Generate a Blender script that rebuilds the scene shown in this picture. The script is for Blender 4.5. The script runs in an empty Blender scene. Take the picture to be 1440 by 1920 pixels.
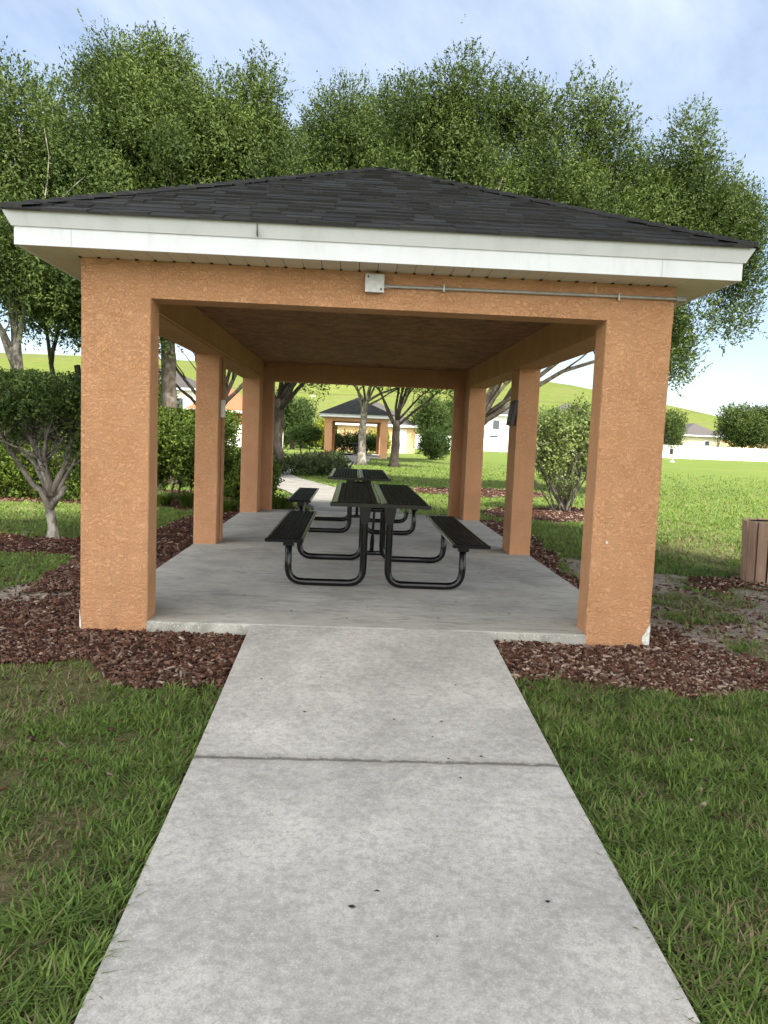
import bpy, math, random
import numpy as np
from mathutils import Vector, Matrix
random.seed(7); RNG = np.random.default_rng(11)
S = bpy.context.scene; COL = S.collection
R = math.radians
# ------------------------------------------------------------------ camera
cd = bpy.data.cameras.new("camera"); cam = bpy.data.objects.new("camera", cd); COL.objects.link(cam)
right = Vector((0.99842857, -0.03815534, 0.04104333)); up = Vector((-0.03712226, 0.09833627, 0.99446062)); fwd = Vector((0.04198003, 0.99442151, -0.09676533))
m = Matrix.Identity(4)
for i in range(3): m[i][0] = right[i]; m[i][1] = up[i]; m[i][2] = -fwd[i]
m.translation = Vector((1.7534, -5.0935, 1.3615)); cam.matrix_world = m
cd.sensor_fit = 'VERTICAL'; cd.sensor_height = 36; cd.lens = 36 * 1460.13 / 1920; cd.clip_start = .05; cd.clip_end = 3000
S.camera = cam
CAM = np.array(m.translation)
# ------------------------------------------------------------------ light
SUN_EL = 52; SUN_AZ = math.atan2(.58, -.81)      # compass: angle from +y towards +x
sd = Vector((math.cos(R(SUN_EL)) * math.sin(SUN_AZ), math.cos(R(SUN_EL)) * math.cos(SUN_AZ), math.sin(R(SUN_EL))))
sl = bpy.data.lights.new("sun", 'SUN'); sl.energy = 4.6; sl.angle = R(1.6); sl.color = (1, .93, .82)
so = bpy.data.objects.new("sun", sl); COL.objects.link(so); so.rotation_euler = sd.to_track_quat('Z', 'Y').to_euler()
w = bpy.data.worlds.new("World"); S.world = w; w.use_nodes = True
nt = w.node_tree; nt.nodes.clear(); N = nt.nodes.new; L = nt.links.new
out = N('ShaderNodeOutputWorld'); bg = N('ShaderNodeBackground'); sky = N('ShaderNodeTexSky')
sky.sky_type = 'NISHITA'; sky.sun_disc = False; sky.sun_elevation = R(SUN_EL); sky.sun_rotation = SUN_AZ
sky.air_density = 1.0; sky.dust_density = .7; sky.ozone_density = 1.5
bg.inputs[1].default_value = .092
tc = N('ShaderNodeTexCoord'); mp = N('ShaderNodeMapping'); mp.inputs['Scale'].default_value = (1.2, 1.0, 1.9); mp.inputs['Rotation'].default_value = (0, .5, .3)
n1 = N('ShaderNodeTexNoise'); n1.inputs['Scale'].default_value = 1.5; n1.inputs['Detail'].default_value = 7; n1.inputs['Roughness'].default_value = .6; n1.inputs['Distortion'].default_value = .35
cr = N('ShaderNodeValToRGB'); cr.color_ramp.elements[0].position = .42; cr.color_ramp.elements[1].position = .86
cr.color_ramp.elements[0].color = (.08,) * 3 + (1,); cr.color_ramp.elements[1].color = (.75,) * 3 + (1,)
mx = N('ShaderNodeMix'); mx.data_type = 'RGBA'; mx.inputs[7].default_value = (6.8, 7.4, 8.2, 1)
sx = N('ShaderNodeSeparateXYZ')
# low cumulus near the horizon
n2 = N('ShaderNodeTexNoise'); n2.inputs['Scale'].default_value = 7; n2.inputs['Detail'].default_value = 6
hz = N('ShaderNodeMapRange'); hz.inputs[1].default_value = .11; hz.inputs[2].default_value = .02; hz.inputs[3].default_value = 0; hz.inputs[4].default_value = .45
ad = N('ShaderNodeMath'); ad.operation = 'ADD'; ra = N('ShaderNodeMapRange'); ra.inputs[1].default_value = .74; ra.inputs[2].default_value = .86
mxm = N('ShaderNodeMath'); mxm.operation = 'MAXIMUM'
L(tc.outputs['Generated'], mp.inputs[0]); L(mp.outputs[0], n1.inputs['Vector']); L(n1.outputs[0], cr.inputs[0])
L(tc.outputs['Generated'], n2.inputs['Vector']); L(tc.outputs['Generated'], sx.inputs[0]); L(sx.outputs[2], hz.inputs[0])
L(hz.outputs[0], ad.inputs[0]); L(n2.outputs[0], ad.inputs[1]); L(ad.outputs[0], ra.inputs[0])
L(cr.outputs[0], mxm.inputs[0]); L(ra.outputs[0], mxm.inputs[1])
L(mxm.outputs[0], mx.inputs[0]); L(sky.outputs[0], mx.inputs[6])
# unseen bright broken cloud added behind the photographer as fill light for the facade
bk = N('ShaderNodeMapRange'); bk.inputs[1].default_value = .15; bk.inputs[2].default_value = -.45
n3_ = N('ShaderNodeTexNoise'); n3_.inputs['Scale'].default_value = 2.2; n3_.inputs['Detail'].default_value = 5; r3 = N('ShaderNodeMapRange'); r3.inputs[1].default_value = .3; r3.inputs[2].default_value = .55
mu_ = N('ShaderNodeMath'); mu_.operation = 'MULTIPLY'; mxb = N('ShaderNodeMix'); mxb.data_type = 'RGBA'; mxb.inputs[7].default_value = (18.5, 18.0, 17.0, 1)
L(sx.outputs[1], bk.inputs[0]); L(tc.outputs['Generated'], n3_.inputs['Vector']); L(n3_.outputs[0], r3.inputs[0]); L(bk.outputs[0], mu_.inputs[0]); L(r3.outputs[0], mu_.inputs[1])
L(mu_.outputs[0], mxb.inputs[0]); L(mx.outputs[2], mxb.inputs[6]); L(mxb.outputs[2], bg.inputs[0]); L(bg.outputs[0], out.inputs[0])
S.view_settings.view_transform = 'Standard'; S.view_settings.look = 'None'; S.view_settings.gamma = 1; S.view_settings.exposure = 1.15
S.cycles.max_bounces = 7; S.cycles.diffuse_bounces = 3; S.cycles.transparent_max_bounces = 8
S.cycles.use_denoising = True

# ------------------------------------------------------------------ materials
class G:
    """tiny node graph helper"""
    def __init__(s, name, rough=.8, spec=.3):
        s.m = bpy.data.materials.new(name); s.m.use_nodes = True; s.t = s.m.node_tree
        s.b = s.t.nodes['Principled BSDF']; s.b.inputs['Roughness'].default_value = rough
        s.b.inputs['Specular IOR Level'].default_value = spec; s._p = None
    def n(s, t, **k):
        x = s.t.nodes.new(t)
        for a, b in k.items(): setattr(x, a, b)
        return x
    def l(s, a, b): s.t.links.new(a, b)
    def pos(s):
        if not s._p: s._p = s.n('ShaderNodeNewGeometry').outputs['Position']
        return s._p
    def noise(s, scale, detail=4, rough=.55, dist=0, vec=None, sc=None):
        x = s.n('ShaderNodeTexNoise'); x.inputs['Scale'].default_value = scale; x.inputs['Detail'].default_value = detail
        x.inputs['Roughness'].default_value = rough; x.inputs['Distortion'].default_value = dist
        v = vec or s.pos()
        if sc:
            mm = s.n('ShaderNodeMapping'); mm.inputs['Scale'].default_value = sc; s.l(v, mm.inputs[0]); v = mm.outputs[0]
        s.l(v, x.inputs['Vector']); return x.outputs[0]
    def ramp(s, f, stops):
        x = s.n('ShaderNodeValToRGB'); e = x.color_ramp.elements
        while len(e) < len(stops): e.new(.5)
        for q, (p, c) in zip(e, stops):
            q.position = p; q.color = (tuple(c) if hasattr(c, '__len__') else (c,) * 3) + (1,)
        s.l(f, x.inputs[0]); return x.outputs[0]
    def mix(s, f, a, b, mode='MIX'):
        x = s.n('ShaderNodeMix', data_type='RGBA', blend_type=mode)
        for v, i in ((f, 0), (a, 6), (b, 7)):
            if hasattr(v, 'is_output'): s.l(v, x.inputs[i])
            elif i == 0: x.inputs[0].default_value = v
            else: x.inputs[i].default_value = (tuple(v) if hasattr(v, '__len__') else (v,) * 3) + (1,)
        return x.outputs[2]
    def math(s, op, a, b=0, c=None):
        x = s.n('ShaderNodeMath', operation=op)
        for v, i in ((a, 0), (b, 1)):
            if hasattr(v, 'is_output'): s.l(v, x.inputs[i])
            else: x.inputs[i].default_value = v
        return x.outputs[0]
    def attr(s, n, f='Fac'):
        x = s.n('ShaderNodeAttribute'); x.attribute_name = n; return x.outputs[f]
    def color(s, c):
        if hasattr(c, 'is_output'): s.l(c, s.b.inputs['Base Color'])
        else: s.b.inputs['Base Color'].default_value = tuple(c) + (1,)
        return s
    def bump(s, h, strength=.5, dist=.01):
        x = s.n('ShaderNodeBump'); x.inputs['Strength'].default_value = strength; x.inputs['Distance'].default_value = dist
        s.l(h, x.inputs['Height']); s.l(x.outputs[0], s.b.inputs['Normal']); return s
def trimmat(name, c):
    g = G(name, .5, .35); n = g.noise(7, 5, .7, .3, sc=(1, 1, .25)); n2 = g.noise(2.2, 4, .6)
    k = g.mix(g.ramp(n, [(.5, 0.), (.8, .4)]), c, tuple(v * .62 for v in c)); k = g.mix(g.ramp(n2, [(.5, 0.), (.75, .25)]), k, (.52, .53, .50)); g.color(k); return g.m
def plain(name, c, rough=.7, spec=.3, metal=0, var=.12, vs=6):
    g = G(name, rough, spec); g.b.inputs['Metallic'].default_value = metal
    n = g.noise(vs, 5, .65)
    g.color(g.ramp(n, [(.3, tuple(v * (1 - var) for v in c)), (.7, tuple(min(1, v * (1 + var)) for v in c))]))
    return g.m
def stucco(dk=1, nm='orange_stucco'):
    g = G(nm, .82, .2)
    big = g.noise(1.4, 4, .6); mid = g.noise(9, 4, .6)
    c = g.mix(g.ramp(big, [(.3, 0.), (.75, 1.)]), (.50, .27, .145), (.62, .345, .19))
    c = g.mix(g.ramp(mid, [(.35, .0), (.8, .35)]), c, (.44, .19, .07))
    a = g.noise(34, 3, .6, .9, sc=(1, 1, 1.35))
    ridge = g.math('ABSOLUTE', g.math('SUBTRACT', a, .5))
    r = g.ramp(ridge, [(0, 0.), (.04, .6), (.12, 1.)])
    b2 = g.noise(60, 3, .6)
    h = g.math('ADD', r, g.math('MULTIPLY', b2, .6))
    st_ = g.noise(2.2, 5, .7, .3, sc=(3.5, 3.5, .5)); c = g.mix(g.ramp(st_, [(.5, 0.), (.75, .35)]), c, (.40, .23, .13))
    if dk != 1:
        q = g.noise(5, 6, .7, 1.2); c = g.mix(g.ramp(q, [(.4, .25), (.65, .8)]), c, (.13, .065, .032))  # ceiling: same stucco, mottled, with the interior shade mixed into its colour
    g.color(c); g.bump(h, .78, .006); return g.m
def concrete(name, base, tint, speck=.5, scuff=False, joint=False):
    g = G(name, .88, .15)
    b1 = g.noise(1.6, 6, .65); b2 = g.noise(7, 5, .65, .5); f = g.noise(150, 3, .7); f2 = g.noise(420, 2, .6)
    c = g.mix(g.ramp(b1, [(.36, 0.), (.62, 1.)]), tuple(v * .76 for v in base), tuple(v * 1.10 for v in base))
    c = g.mix(g.math('MULTIPLY', g.ramp(b2, [(.5, 0.), (.78, 1.)]), .45), c, tint)
    c = g.mix(g.ramp(f, [(.36, .55), (.5, 0.)]), c, tuple(v * .62 for v in base))
    c = g.mix(g.math('MULTIPLY', g.ramp(f, [(.56, 0.), (.68, 1.)]), speck), c, (.72, .71, .69))
    c = g.mix(g.math('MULTIPLY', g.ramp(f2, [(.5, 0.), (.7, 1.)]), speck * .5), c, (.75, .74, .72))
    if scuff:
        s1 = g.noise(3.5, 5, .7, 1.2, sc=(1, 4, 1))
        c = g.mix(g.math('MULTIPLY', g.ramp(s1, [(.5, 0.), (.64, 1.)]), .6), c, (.20, .20, .175))
        s2 = g.noise(9, 3, .7, sc=(.7, 3, 1))
        c = g.mix(g.math('MULTIPLY', g.ramp(s2, [(.68, 0.), (.72, 1.)]), .5), c, (.09, .06, .045))
    if joint:
        q = g.noise(1.25, 6, .75, .6); c = g.mix(g.ramp(q, [(.46, 0.), (.68, .6)]), c, (.28, .27, .25)); q2 = g.noise(28, 5, .8); c = g.mix(g.ramp(q2, [(.42, .4), (.5, 0.)]), c, (.24, .235, .22)); c = g.mix(g.ramp(q2, [(.55, 0.), (.66, .35)]), c, (.68, .67, .64))
        sy = g.n('ShaderNodeSeparateXYZ'); g.l(g.pos(), sy.inputs[0]); wv = g.math('ADD', sy.outputs[1], g.math('MULTIPLY', g.math('SUBTRACT', g.noise(14, 4, .7), .5), .05))
        dj = g.math('ABSOLUTE', g.math('ADD', wv, 1.84)); c = g.mix(g.math('MULTIPLY', g.ramp(dj, [(.009, 1.), (.014, .3), (.06, 0.)]), .75), c, (.09, .085, .075))
    g.color(c); g.bump(g.math('ADD', f, b2), .25, .003); return g.m
def leafmat(name, dark, light, trans=.22, rough=.45):
    g = G(name, .62, .16)
    r = g.attr('rnd'); n = g.noise(.7, 3, .6)
    k = g.math('ADD', g.math('MULTIPLY', r, .7), g.math('MULTIPLY', n, .45))
    c = g.ramp(k, [(.2, dark), (.85, light)])
    g.color(c)
    tr = g.n('ShaderNodeBsdfTranslucent'); ms = g.n('ShaderNodeMixShader'); ms.inputs[0].default_value = trans
    tcx = g.mix(.55, c, (light[0] * 1.5, light[1] * 1.6, light[2] * .8))
    g.l(tcx, tr.inputs[0]); o = g.t.nodes['Material Output']
    g.l(g.b.outputs[0], ms.inputs[1]); g.l(tr.outputs[0], ms.inputs[2]); g.l(ms.outputs[0], o.inputs[0])
    return g.m
def barkmat(name, dark, light, lich=(.45, .44, .38), la=.4):
    g = G(name, .95, .1)
    n = g.noise(9, 6, .7, .6, sc=(1, 1, .35)); n2 = g.noise(5, 4, .6); n3 = g.noise(38, 3, .6, sc=(1, 1, .3))
    c = g.ramp(n, [(.3, dark), (.7, light)])
    c = g.mix(g.math('MULTIPLY', g.ramp(n2, [(.52, 0.), (.62, 1.)]), la), c, lich)
    g.color(c); g.bump(g.math('ADD', n, n3), .9, .02); return g.m
def groundmat():
    g = G('lawn_ground', .97, .08)
    a = g.attr('cover', 'Color'); sp = g.n('ShaderNodeSeparateColor'); g.l(a, sp.inputs[0])
    n = g.noise(.35, 5, .6); n2 = g.noise(3.0, 5, .7); n3 = g.noise(26, 4, .75); n4 = g.noise(.05, 3, .5)
    nst = g.noise(.25, 3, .6, sc=(.35, 1.6, 1))
    gr = g.ramp(n, [(.3, (.11, .165, .032)), (.7, (.155, .205, .042))])
    gr = g.mix(g.ramp(n2, [(.45, 0.), (.75, .6)]), gr, (.145, .175, .055))
    gr = g.mix(g.ramp(nst, [(.5, 0.), (.68, .55)]), gr, (.19, .215, .075))
    gr = g.mix(g.ramp(n3, [(.3, .6), (.55, 0.)]), gr, (.09, .14, .03))
    # thatch and soil close up, under real blades
    soil = g.ramp(n3, [(.3, (.07, .05, .032)), (.7, (.20, .155, .10))])
    gr = g.mix(sp.outputs[2], gr, g.mix(g.ramp(n2, [(.35, .35), (.65, .8)]), (.05, .07, .022), soil))
    dirt = g.ramp(g.noise(11, 5, .7, .4, sc=(1, 2.2, 1)), [(.3, (.12, .095, .08)), (.5, (.26, .22, .185)), (.68, (.46, .40, .33))])
    c = g.mix(sp.outputs[1], gr, dirt)
    mul = g.ramp(g.noise(45, 4, .7), [(.3, (.022, .012, .009)), (.7, (.10, .05, .036))])
    c = g.mix(sp.outputs[0], c, mul)
    g.color(c); g.bump(g.math('ADD', n3, n2), .7, .03); return g.m
def woodmat():
    g = G('weathered_wood', .8, .2)
    n = g.noise(14, 5, .6, .4, sc=(1, 1, .08)); n2 = g.noise(3, 3, .6)
    c = g.ramp(n, [(.3, (.30, .185, .13)), (.7, (.52, .37, .28))]); c = g.mix(g.ramp(n2, [(.4, 0.), (.7, .4)]), c, (.30, .20, .15))
    g.color(c); g.bump(n, .4, .004); return g.m
def shinglemat(name, a, b, c3):
    g = G(name, .92, .15); r = g.attr('rnd'); n = g.noise(170, 3, .8); n2 = g.noise(1.1, 4, .6)
    c = g.ramp(r, [(0, a), (.5, b), (1, c3)])
    c = g.mix(g.ramp(n, [(.35, .5), (.6, 0.)]), c, tuple(v * .45 for v in a))
    c = g.mix(g.ramp(n, [(.62, 0.), (.72, .35)]), c, (.22, .22, .23))
    c = g.mix(g.ramp(n2, [(.45, 0.), (.7, .25)]), c, c3)
    g.color(c); g.bump(n, .4, .003); return g.m
M = dict(
    stucco=stucco(), ceiling=stucco(2, 'shaded_ceiling_stucco'), slab=concrete('slab_concrete', (.43, .42, .385), (.29, .30, .27), .22, True),
    path=concrete('path_concrete', (.50, .48, .445), (.31, .305, .29), .5, False, True), oldpath=concrete('old_path_concrete', (.25, .24, .22), (.2, .2, .18), .2),
    shingle=shinglemat('charcoal_shingle', (.032, .032, .032), (.047, .047, .047), (.068, .068, .068)),
    under=plain('roof_deck', (.02, .02, .02)), greyroof=shinglemat('grey_roof', (.075, .07, .07), (.095, .09, .088), (.12, .112, .108)),
    redroof=plain('terracotta_roof', (.45, .12, .06)), trim=trimmat('white_trim', (.70, .735, .78)),
    trim2=trimmat('white_drip_edge', (.62, .65, .68)), soffit=plain('ivory_soffit', (.62, .58, .49), .55, .3, 0, .05), hole=plain('dark_gap', (.012, .01, .009)),
    black=plain('black_coated_steel', (.0045, .0045, .005), .2, .42, 0, .2), blackm=plain('black_punched_steel', (.004, .004, .0045), .42, .14, 0, .2), galv=plain('galvanised_steel', (.40, .405, .39), .5, .5, .75, .18, 30),
    white=plain('white_plastic', (.80, .80, .79), .5), chip=plain('bare_render', (.62, .63, .58), .95, .1, 0, .4, 60),
    sign=plain('dark_sign', (.05, .045, .05), .6), signink=plain('sign_print', (.22, .20, .20), .6),
    wood=woodmat(), liner=plain('dark_liner', (.02, .02, .022), .4), ground=groundmat(),
    leafA=leafmat('oak_leaf', (.013, .030, .009), (.092, .132, .032)), leafB=leafmat('oak_leaf_deep', (.018, .040, .012), (.075, .115, .03)),
    leafH=leafmat('hedge_leaf', (.014, .034, .008), (.12, .175, .028)), leafS=leafmat('shrub_leaf', (.018, .040, .012), (.06, .095, .022)),
    leafP=leafmat('pale_shrub_leaf', (.05, .085, .028), (.24, .30, .10)), leafC=leafmat('cover_leaf', (.022, .034, .014), (.07, .09, .034), .15),
    leafY=leafmat('yellow_leaf', (.12, .16, .02), (.32, .34, .04)),
    blade=leafmat('grass_blade', (.040, .080, .024), (.20, .29, .070), .3, .5), dry=leafmat('dry_blade', (.11, .085, .05), (.24, .20, .115), .2, .7),
    bark=barkmat('oak_bark', (.075, .058, .045), (.20, .165, .135), (.34, .32, .28), .5), barkP=barkmat('pale_bark', (.075, .066, .055), (.26, .235, .20), (.48, .46, .41), .5),
    barkD=barkmat('dark_bark', (.03, .024, .02), (.085, .07, .058), (.14, .135, .12), .3),
    hill=None, wallW=plain('white_wall', (.74, .73, .70), .8), wallT=plain('tan_wall', (.62, .47, .28), .8), wallO=plain('peach_wall', (.68, .45, .25), .8, .2, 0, .05), wallC=plain('cream_wall', (.66, .61, .44), .8),
    glass=plain('window_glass', (.05, .06, .07), .15, .6), fence=plain('white_vinyl', (.80, .80, .80), .5), 
)
gm = G('mulch_chip', .9, .15); r_ = gm.attr('rnd')
gm.color(gm.ramp(r_, [(0, (.026, .014, .010)), (.4, (.085, .040, .027)), (.75, (.165, .086, .060)), (.93, (.19, .145, .12)), (1, (.36, .28, .22))])); M['mulch'] = gm.m
gh = G('hill_grass', 1, .05); nn = gh.noise(.02, 5, .6); n5 = gh.noise(.03, 4, .7, sc=(.3, 1, 3)); n6 = gh.noise(.4, 5, .7)
cc = gh.ramp(nn, [(.3, (.11, .145, .034)), (.7, (.15, .175, .045))]); cc = gh.mix(gh.ramp(n5, [(.5, 0.), (.62, .55)]), cc, (.13, .135, .065)); cc = gh.mix(gh.ramp(n6, [(.35, .4), (.6, 0.)]), cc, (.07, .105, .026))
szh = gh.n('ShaderNodeSeparateXYZ'); gh.l(gh.pos(), szh.inputs[0]); dz = gh.math('ABSOLUTE', gh.math('SUBTRACT', gh.math('ADD', szh.outputs[2], gh.math('MULTIPLY', gh.noise(.02, 3), 3)), 15.5)); cc = gh.mix(gh.ramp(dz, [(.12, .55), (.35, 0.)]), cc, (.09, .085, .04)); cc = gh.mix(gh.ramp(gh.noise(.12, 5, .75, sc=(.4, 1, 2)), [(.5, 0.), (.7, .45)]), cc, (.16, .15, .07))
gh.color(cc); gh.bump(n6, .6, .5); M['hill'] = gh.m

# ------------------------------------------------------------------ object helpers
def empty(name, label, cat, loc=(0, 0, 0), rz=0, group=None):
    o = bpy.data.objects.new(name, None); COL.objects.link(o); o.location = loc; o.rotation_euler = (0, 0, rz)
    o['label'] = label; o['category'] = cat; o.empty_display_size = .2
    if group: o['group'] = group
    return o
def tag(o, label, cat, group=None, kind=None):
    if label: o['label'] = label
    if cat: o['category'] = cat
    if group: o['group'] = group
    if kind: o['kind'] = kind
    return o
def copy_tree(o, parent=None):
    c = o.copy(); COL.objects.link(c); c.parent = parent
    for ch in list(o.children): copy_tree(ch, c)
    return c
class MB:
    def __init__(s): s.v = []; s.f = []; s.mi = []; s.r = []
    def add(s, vs, fs, mi=0, r=None):
        b = len(s.v); s.v += [tuple(v) for v in vs]; rr = random.random() if r is None else r
        for f in fs: s.f.append(tuple(i + b for i in f)); s.mi.append(mi); s.r.append(rr)
        return s
    def box(s, x0, y0, z0, x1, y1, z1, mi=0, r=None, mat=None):
        vs = [(x0, y0, z0), (x1, y0, z0), (x1, y1, z0), (x0, y1, z0), (x0, y0, z1), (x1, y0, z1), (x1, y1, z1), (x0, y1, z1)]
        if mat is not None: vs = [tuple(mat @ Vector(v)) for v in vs]
        return s.add(vs, [(0, 3, 2, 1), (4, 5, 6, 7), (0, 1, 5, 4), (1, 2, 6, 5), (2, 3, 7, 6), (3, 0, 4, 7)], mi, r)
    def tube(s, pts, rad, n=8, mi=0, cap=True, wob=0):
        pts = [Vector(p) for p in pts]; k = len(pts)
        rs = rad if hasattr(rad, '__len__') else [rad] * k
        ref = Vector((0, 0, 1)); vs = []
        prev = None
        for i, p in enumerate(pts):
            t = (pts[min(i + 1, k - 1)] - pts[max(i - 1, 0)]).normalized()
            if prev is None: a = t.cross(ref if abs(t.z) < .9 else Vector((0, 1, 0))).normalized()
            else: a = (prev - t * prev.dot(t)).normalized()
            prev = a; b = t.cross(a)
            for j in range(n):
                q = 2 * math.pi * j / n; w_ = 1 + (random.uniform(-wob, wob) if wob else 0)
                vs.append(p + (a * math.cos(q) + b * math.sin(q)) * rs[i] * w_)
        fs = [(i * n + j, i * n + (j + 1) % n, (i + 1) * n + (j + 1) % n, (i + 1) * n + j) for i in range(k - 1) for j in range(n)]
        if cap: fs += [tuple(reversed(range(n))), tuple((k - 1) * n + j for j in range(n))]
        return s.add(vs, fs, mi)
    def build(s, name, mats, parent=None, smooth=False, bevel=0, vert_only=False):
        me = bpy.data.meshes.new(name); me.from_pydata(s.v, [], s.f); me.validate()
        mats = mats if isinstance(mats, (list, tuple)) else [mats]
        for q in mats: me.materials.append(q)
        if len(s.f) == len(me.polygons):
            me.polygons.foreach_set('material_index', s.mi)
            a = me.attributes.new('rnd', 'FLOAT', 'FACE'); a.data.foreach_set('value', s.r)
        if smooth: me.polygons.foreach_set('use_smooth', [True] * len(me.polygons))
        me.update(); o = bpy.data.objects.new(name, me); COL.objects.link(o)
        if parent: o.parent = parent
        if bevel:
            bv = o.modifiers.new('bevel', 'BEVEL'); bv.width = bevel; bv.segments = 2; bv.limit_method = 'ANGLE'
        return o
def fast(name, V, Q, mats, rnd=None, parent=None, mi=None, n=4, smooth=False):
    V = np.asarray(V, np.float32); Q = np.asarray(Q, np.int32)
    me = bpy.data.meshes.new(name); me.vertices.add(len(V)); me.vertices.foreach_set('co', V.ravel())
    me.loops.add(Q.size); me.loops.foreach_set('vertex_index', Q.ravel())
    me.polygons.add(len(Q)); me.polygons.foreach_set('loop_start', np.arange(0, Q.size, n, dtype=np.int32)); me.polygons.foreach_set('loop_total', np.full(len(Q), n, np.int32))
    for q in (mats if isinstance(mats, (list, tuple)) else [mats]): me.materials.append(q)
    if mi is not None: me.polygons.foreach_set('material_index', np.asarray(mi, np.int32))
    if smooth: me.polygons.foreach_set('use_smooth', np.ones(len(Q), bool))
    me.update(calc_edges=True)
    if rnd is not None:
        a = me.attributes.new('rnd', 'FLOAT', 'FACE'); a.data.foreach_set('value', np.asarray(rnd, np.float32))
    o = bpy.data.objects.new(name, me); COL.objects.link(o)
    if parent: o.parent = parent
    return o
# value noise in numpy
_T = RNG.random((256, 256))
def vnoise(x, y, s):
    x = np.asarray(x) * s + 1000; y = np.asarray(y) * s + 1000; i = np.floor(x).astype(int); j = np.floor(y).astype(int)
    fx = x - i; fy = y - j; fx = fx * fx * (3 - 2 * fx); fy = fy * fy * (3 - 2 * fy)
    g = lambda a, b: _T[a % 256, b % 256]
    return (g(i, j) * (1 - fx) + g(i + 1, j) * fx) * (1 - fy) + (g(i, j + 1) * (1 - fx) + g(i + 1, j + 1) * fx) * fy
def fbm(x, y, s): return .5 * vnoise(x, y, s) + .3 * vnoise(x, y, s * 2.1) + .2 * vnoise(x, y, s * 4.7)

# ------------------------------------------------------------------ ground: heights and what covers it
def gz(x, y):
    y = np.asarray(y, float); z = np.interp(y, [-12, -6, -3.3, -1.84, -.35, 0], [-.30, -.24, -.155, -.075, -.005, 0])
    return z + 0 * np.asarray(x, float)
def inpoly(x, y, P):
    x = np.asarray(x); y = np.asarray(y); c = np.zeros(np.broadcast(x, y).shape, bool); n = len(P)
    for i in range(n):
        x0, y0 = P[i]; x1, y1 = P[(i + 1) % n]
        if y0 == y1: continue
        c ^= ((y0 > y) != (y1 > y)) & (x < (x1 - x0) * (y - y0) / (y1 - y0) + x0)
    return c
MULCH = [
    [(-6, -.35), (-1.2, -.45), (-.23, -.66), (.16, -.64), (.6, -.96), (1.3, -1.02), (1.3, .1), (.3, .3), (.1, 8), (-.75, 8), (-.85, 5), (-.95, 4.25), (-4.5, 4.15), (-4.5, 3.1), (-1.1, 3.0), (-.85, 1.7), (-.8, .5), (-1.6, .3), (-6, .5)],
    [(2.4, -.80), (3.16, -.75), (3.6, -.97), (4.2, -.78), (4.5, -.35), (4.25, .1), (4.08, .6), (4.08, 3), (4.35, 5), (4.3, 8), (3.7, 8), (3.7, .1), (2.4, .1)],
    [(5.3, 1.9), (6.2, 1.7), (7.5, 2.3), (7.5, 3.3), (6.2, 3.2), (5.4, 2.9), (5.0, 2.4)],
    [(-7, 8.2), (-1.4, 8.3), (-.7, 7.4), (.6, 7.8), (.75, 8.6), (.3, 11), (-2, 12), (-9, 12), (-9, 8.6)],
    [(4.2, 8.7), (5.2, 8.2), (6.9, 8.5), (7.3, 10), (6.4, 11.3), (4.8, 10.8), (4.2, 9.8)],
    [(3.2, 14.0), (5.0, 13.3), (6.8, 14.2), (6.9, 16), (5, 17), (3.4, 15.8)],
]
DIRT = [(4.0, .5), (4.3, -.1), (4.9, -.75), (9, -.6), (9, 1.9), (6.4, 1.95), (5.0, 3.2), (4.3, 4.2), (4.1, 2)]
def cover(x, y):
    jx = x + (fbm(x, y, 2.2) - .5) * .30; jy = y + (fbm(x + 31, y + 7, 2.2) - .5) * .30
    mu = np.zeros(np.shape(x))
    for P in MULCH: mu = np.maximum(mu, inpoly(jx, jy, P))
    mu = mu * 1.0
    # thins out on the right-hand side of the right pillar
    d = inpoly(jx, jy, DIRT) * np.clip((.64 - fbm(x, y, 1.1)) * 6 + .6, 0, 1)
    d = np.maximum(d, np.clip(1 - np.hypot((jx + .75) / .4, (jy - 1.1) / .55), 0, 1) > .15)
    d = np.maximum(d, (np.hypot((jx - 6.0) / 1.9, (jy - .5) / .28) < 1) * 1.0)
    mu = np.where(d > .5, mu * (fbm(x, y, 3) > .55), mu)
    bare = np.clip((fbm(x + 50, y + 3, 1.3) - .56) * 9, 0, 1) * (y < 9) * .75
    bare = np.where((x > 2.6) & (y < 0), np.clip((fbm(x + 50, y + 3, 1.7) - .50) * 8, 0, 1) * .6, bare)
    bare = np.where(x < .45, np.clip((fbm(x + 50, y + 3, 1.9) - .36) * 6, 0, 1) * (y < 1.2) * .88, bare)
    nearp = (np.minimum(np.abs(x - 1.12), np.abs(x - 2.70)) < .28) & (y < -.5)
    bare = np.where(nearp, bare * .2, bare)
    return mu, d * (1 - mu), bare
def graded(a, b, c, d, near, far):
    xs = list(np.arange(b, c, near)); s = near; x = c
    while x < d: x += s; s = min(s * 1.18, far); xs.append(x)
    s = near; x = b
    while x > a: x -= s; s = min(s * 1.18, far); xs.insert(0, x)
    return np.array(xs)
gx = graded(-900, -7, 9, 900, .08, 60); gy = graded(-60, -4.5, 17, 1500, .08, 60)
X, Y = np.meshgrid(gx, gy); Z = gz(X, Y)
mu, di, ba = cover(X, Y); near = ((X > -7) & (X < 9) & (Y < 17))
Z = Z + near * ((fbm(X, Y, 1.7) - .5) * .035 + mu * .012)
onpath = (X > 1.0) & (X < 2.8) & (Y < .1); Z = np.where(onpath, gz(X, Y) - .05, Z)
und = (X > .1) & (X < 3.7) & (Y > .1) & (Y < 7.7); Z = np.where(und, -.03, Z)
V = np.stack([X, Y, Z], -1).reshape(-1, 3); ny, nx = X.shape
ii = (np.arange(ny - 1)[:, None] * nx + np.arange(nx - 1)[None]).ravel()
gnd = fast('ground', V, np.stack([ii, ii + 1, ii + nx + 1, ii + nx], -1), M['ground'], smooth=True)
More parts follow.
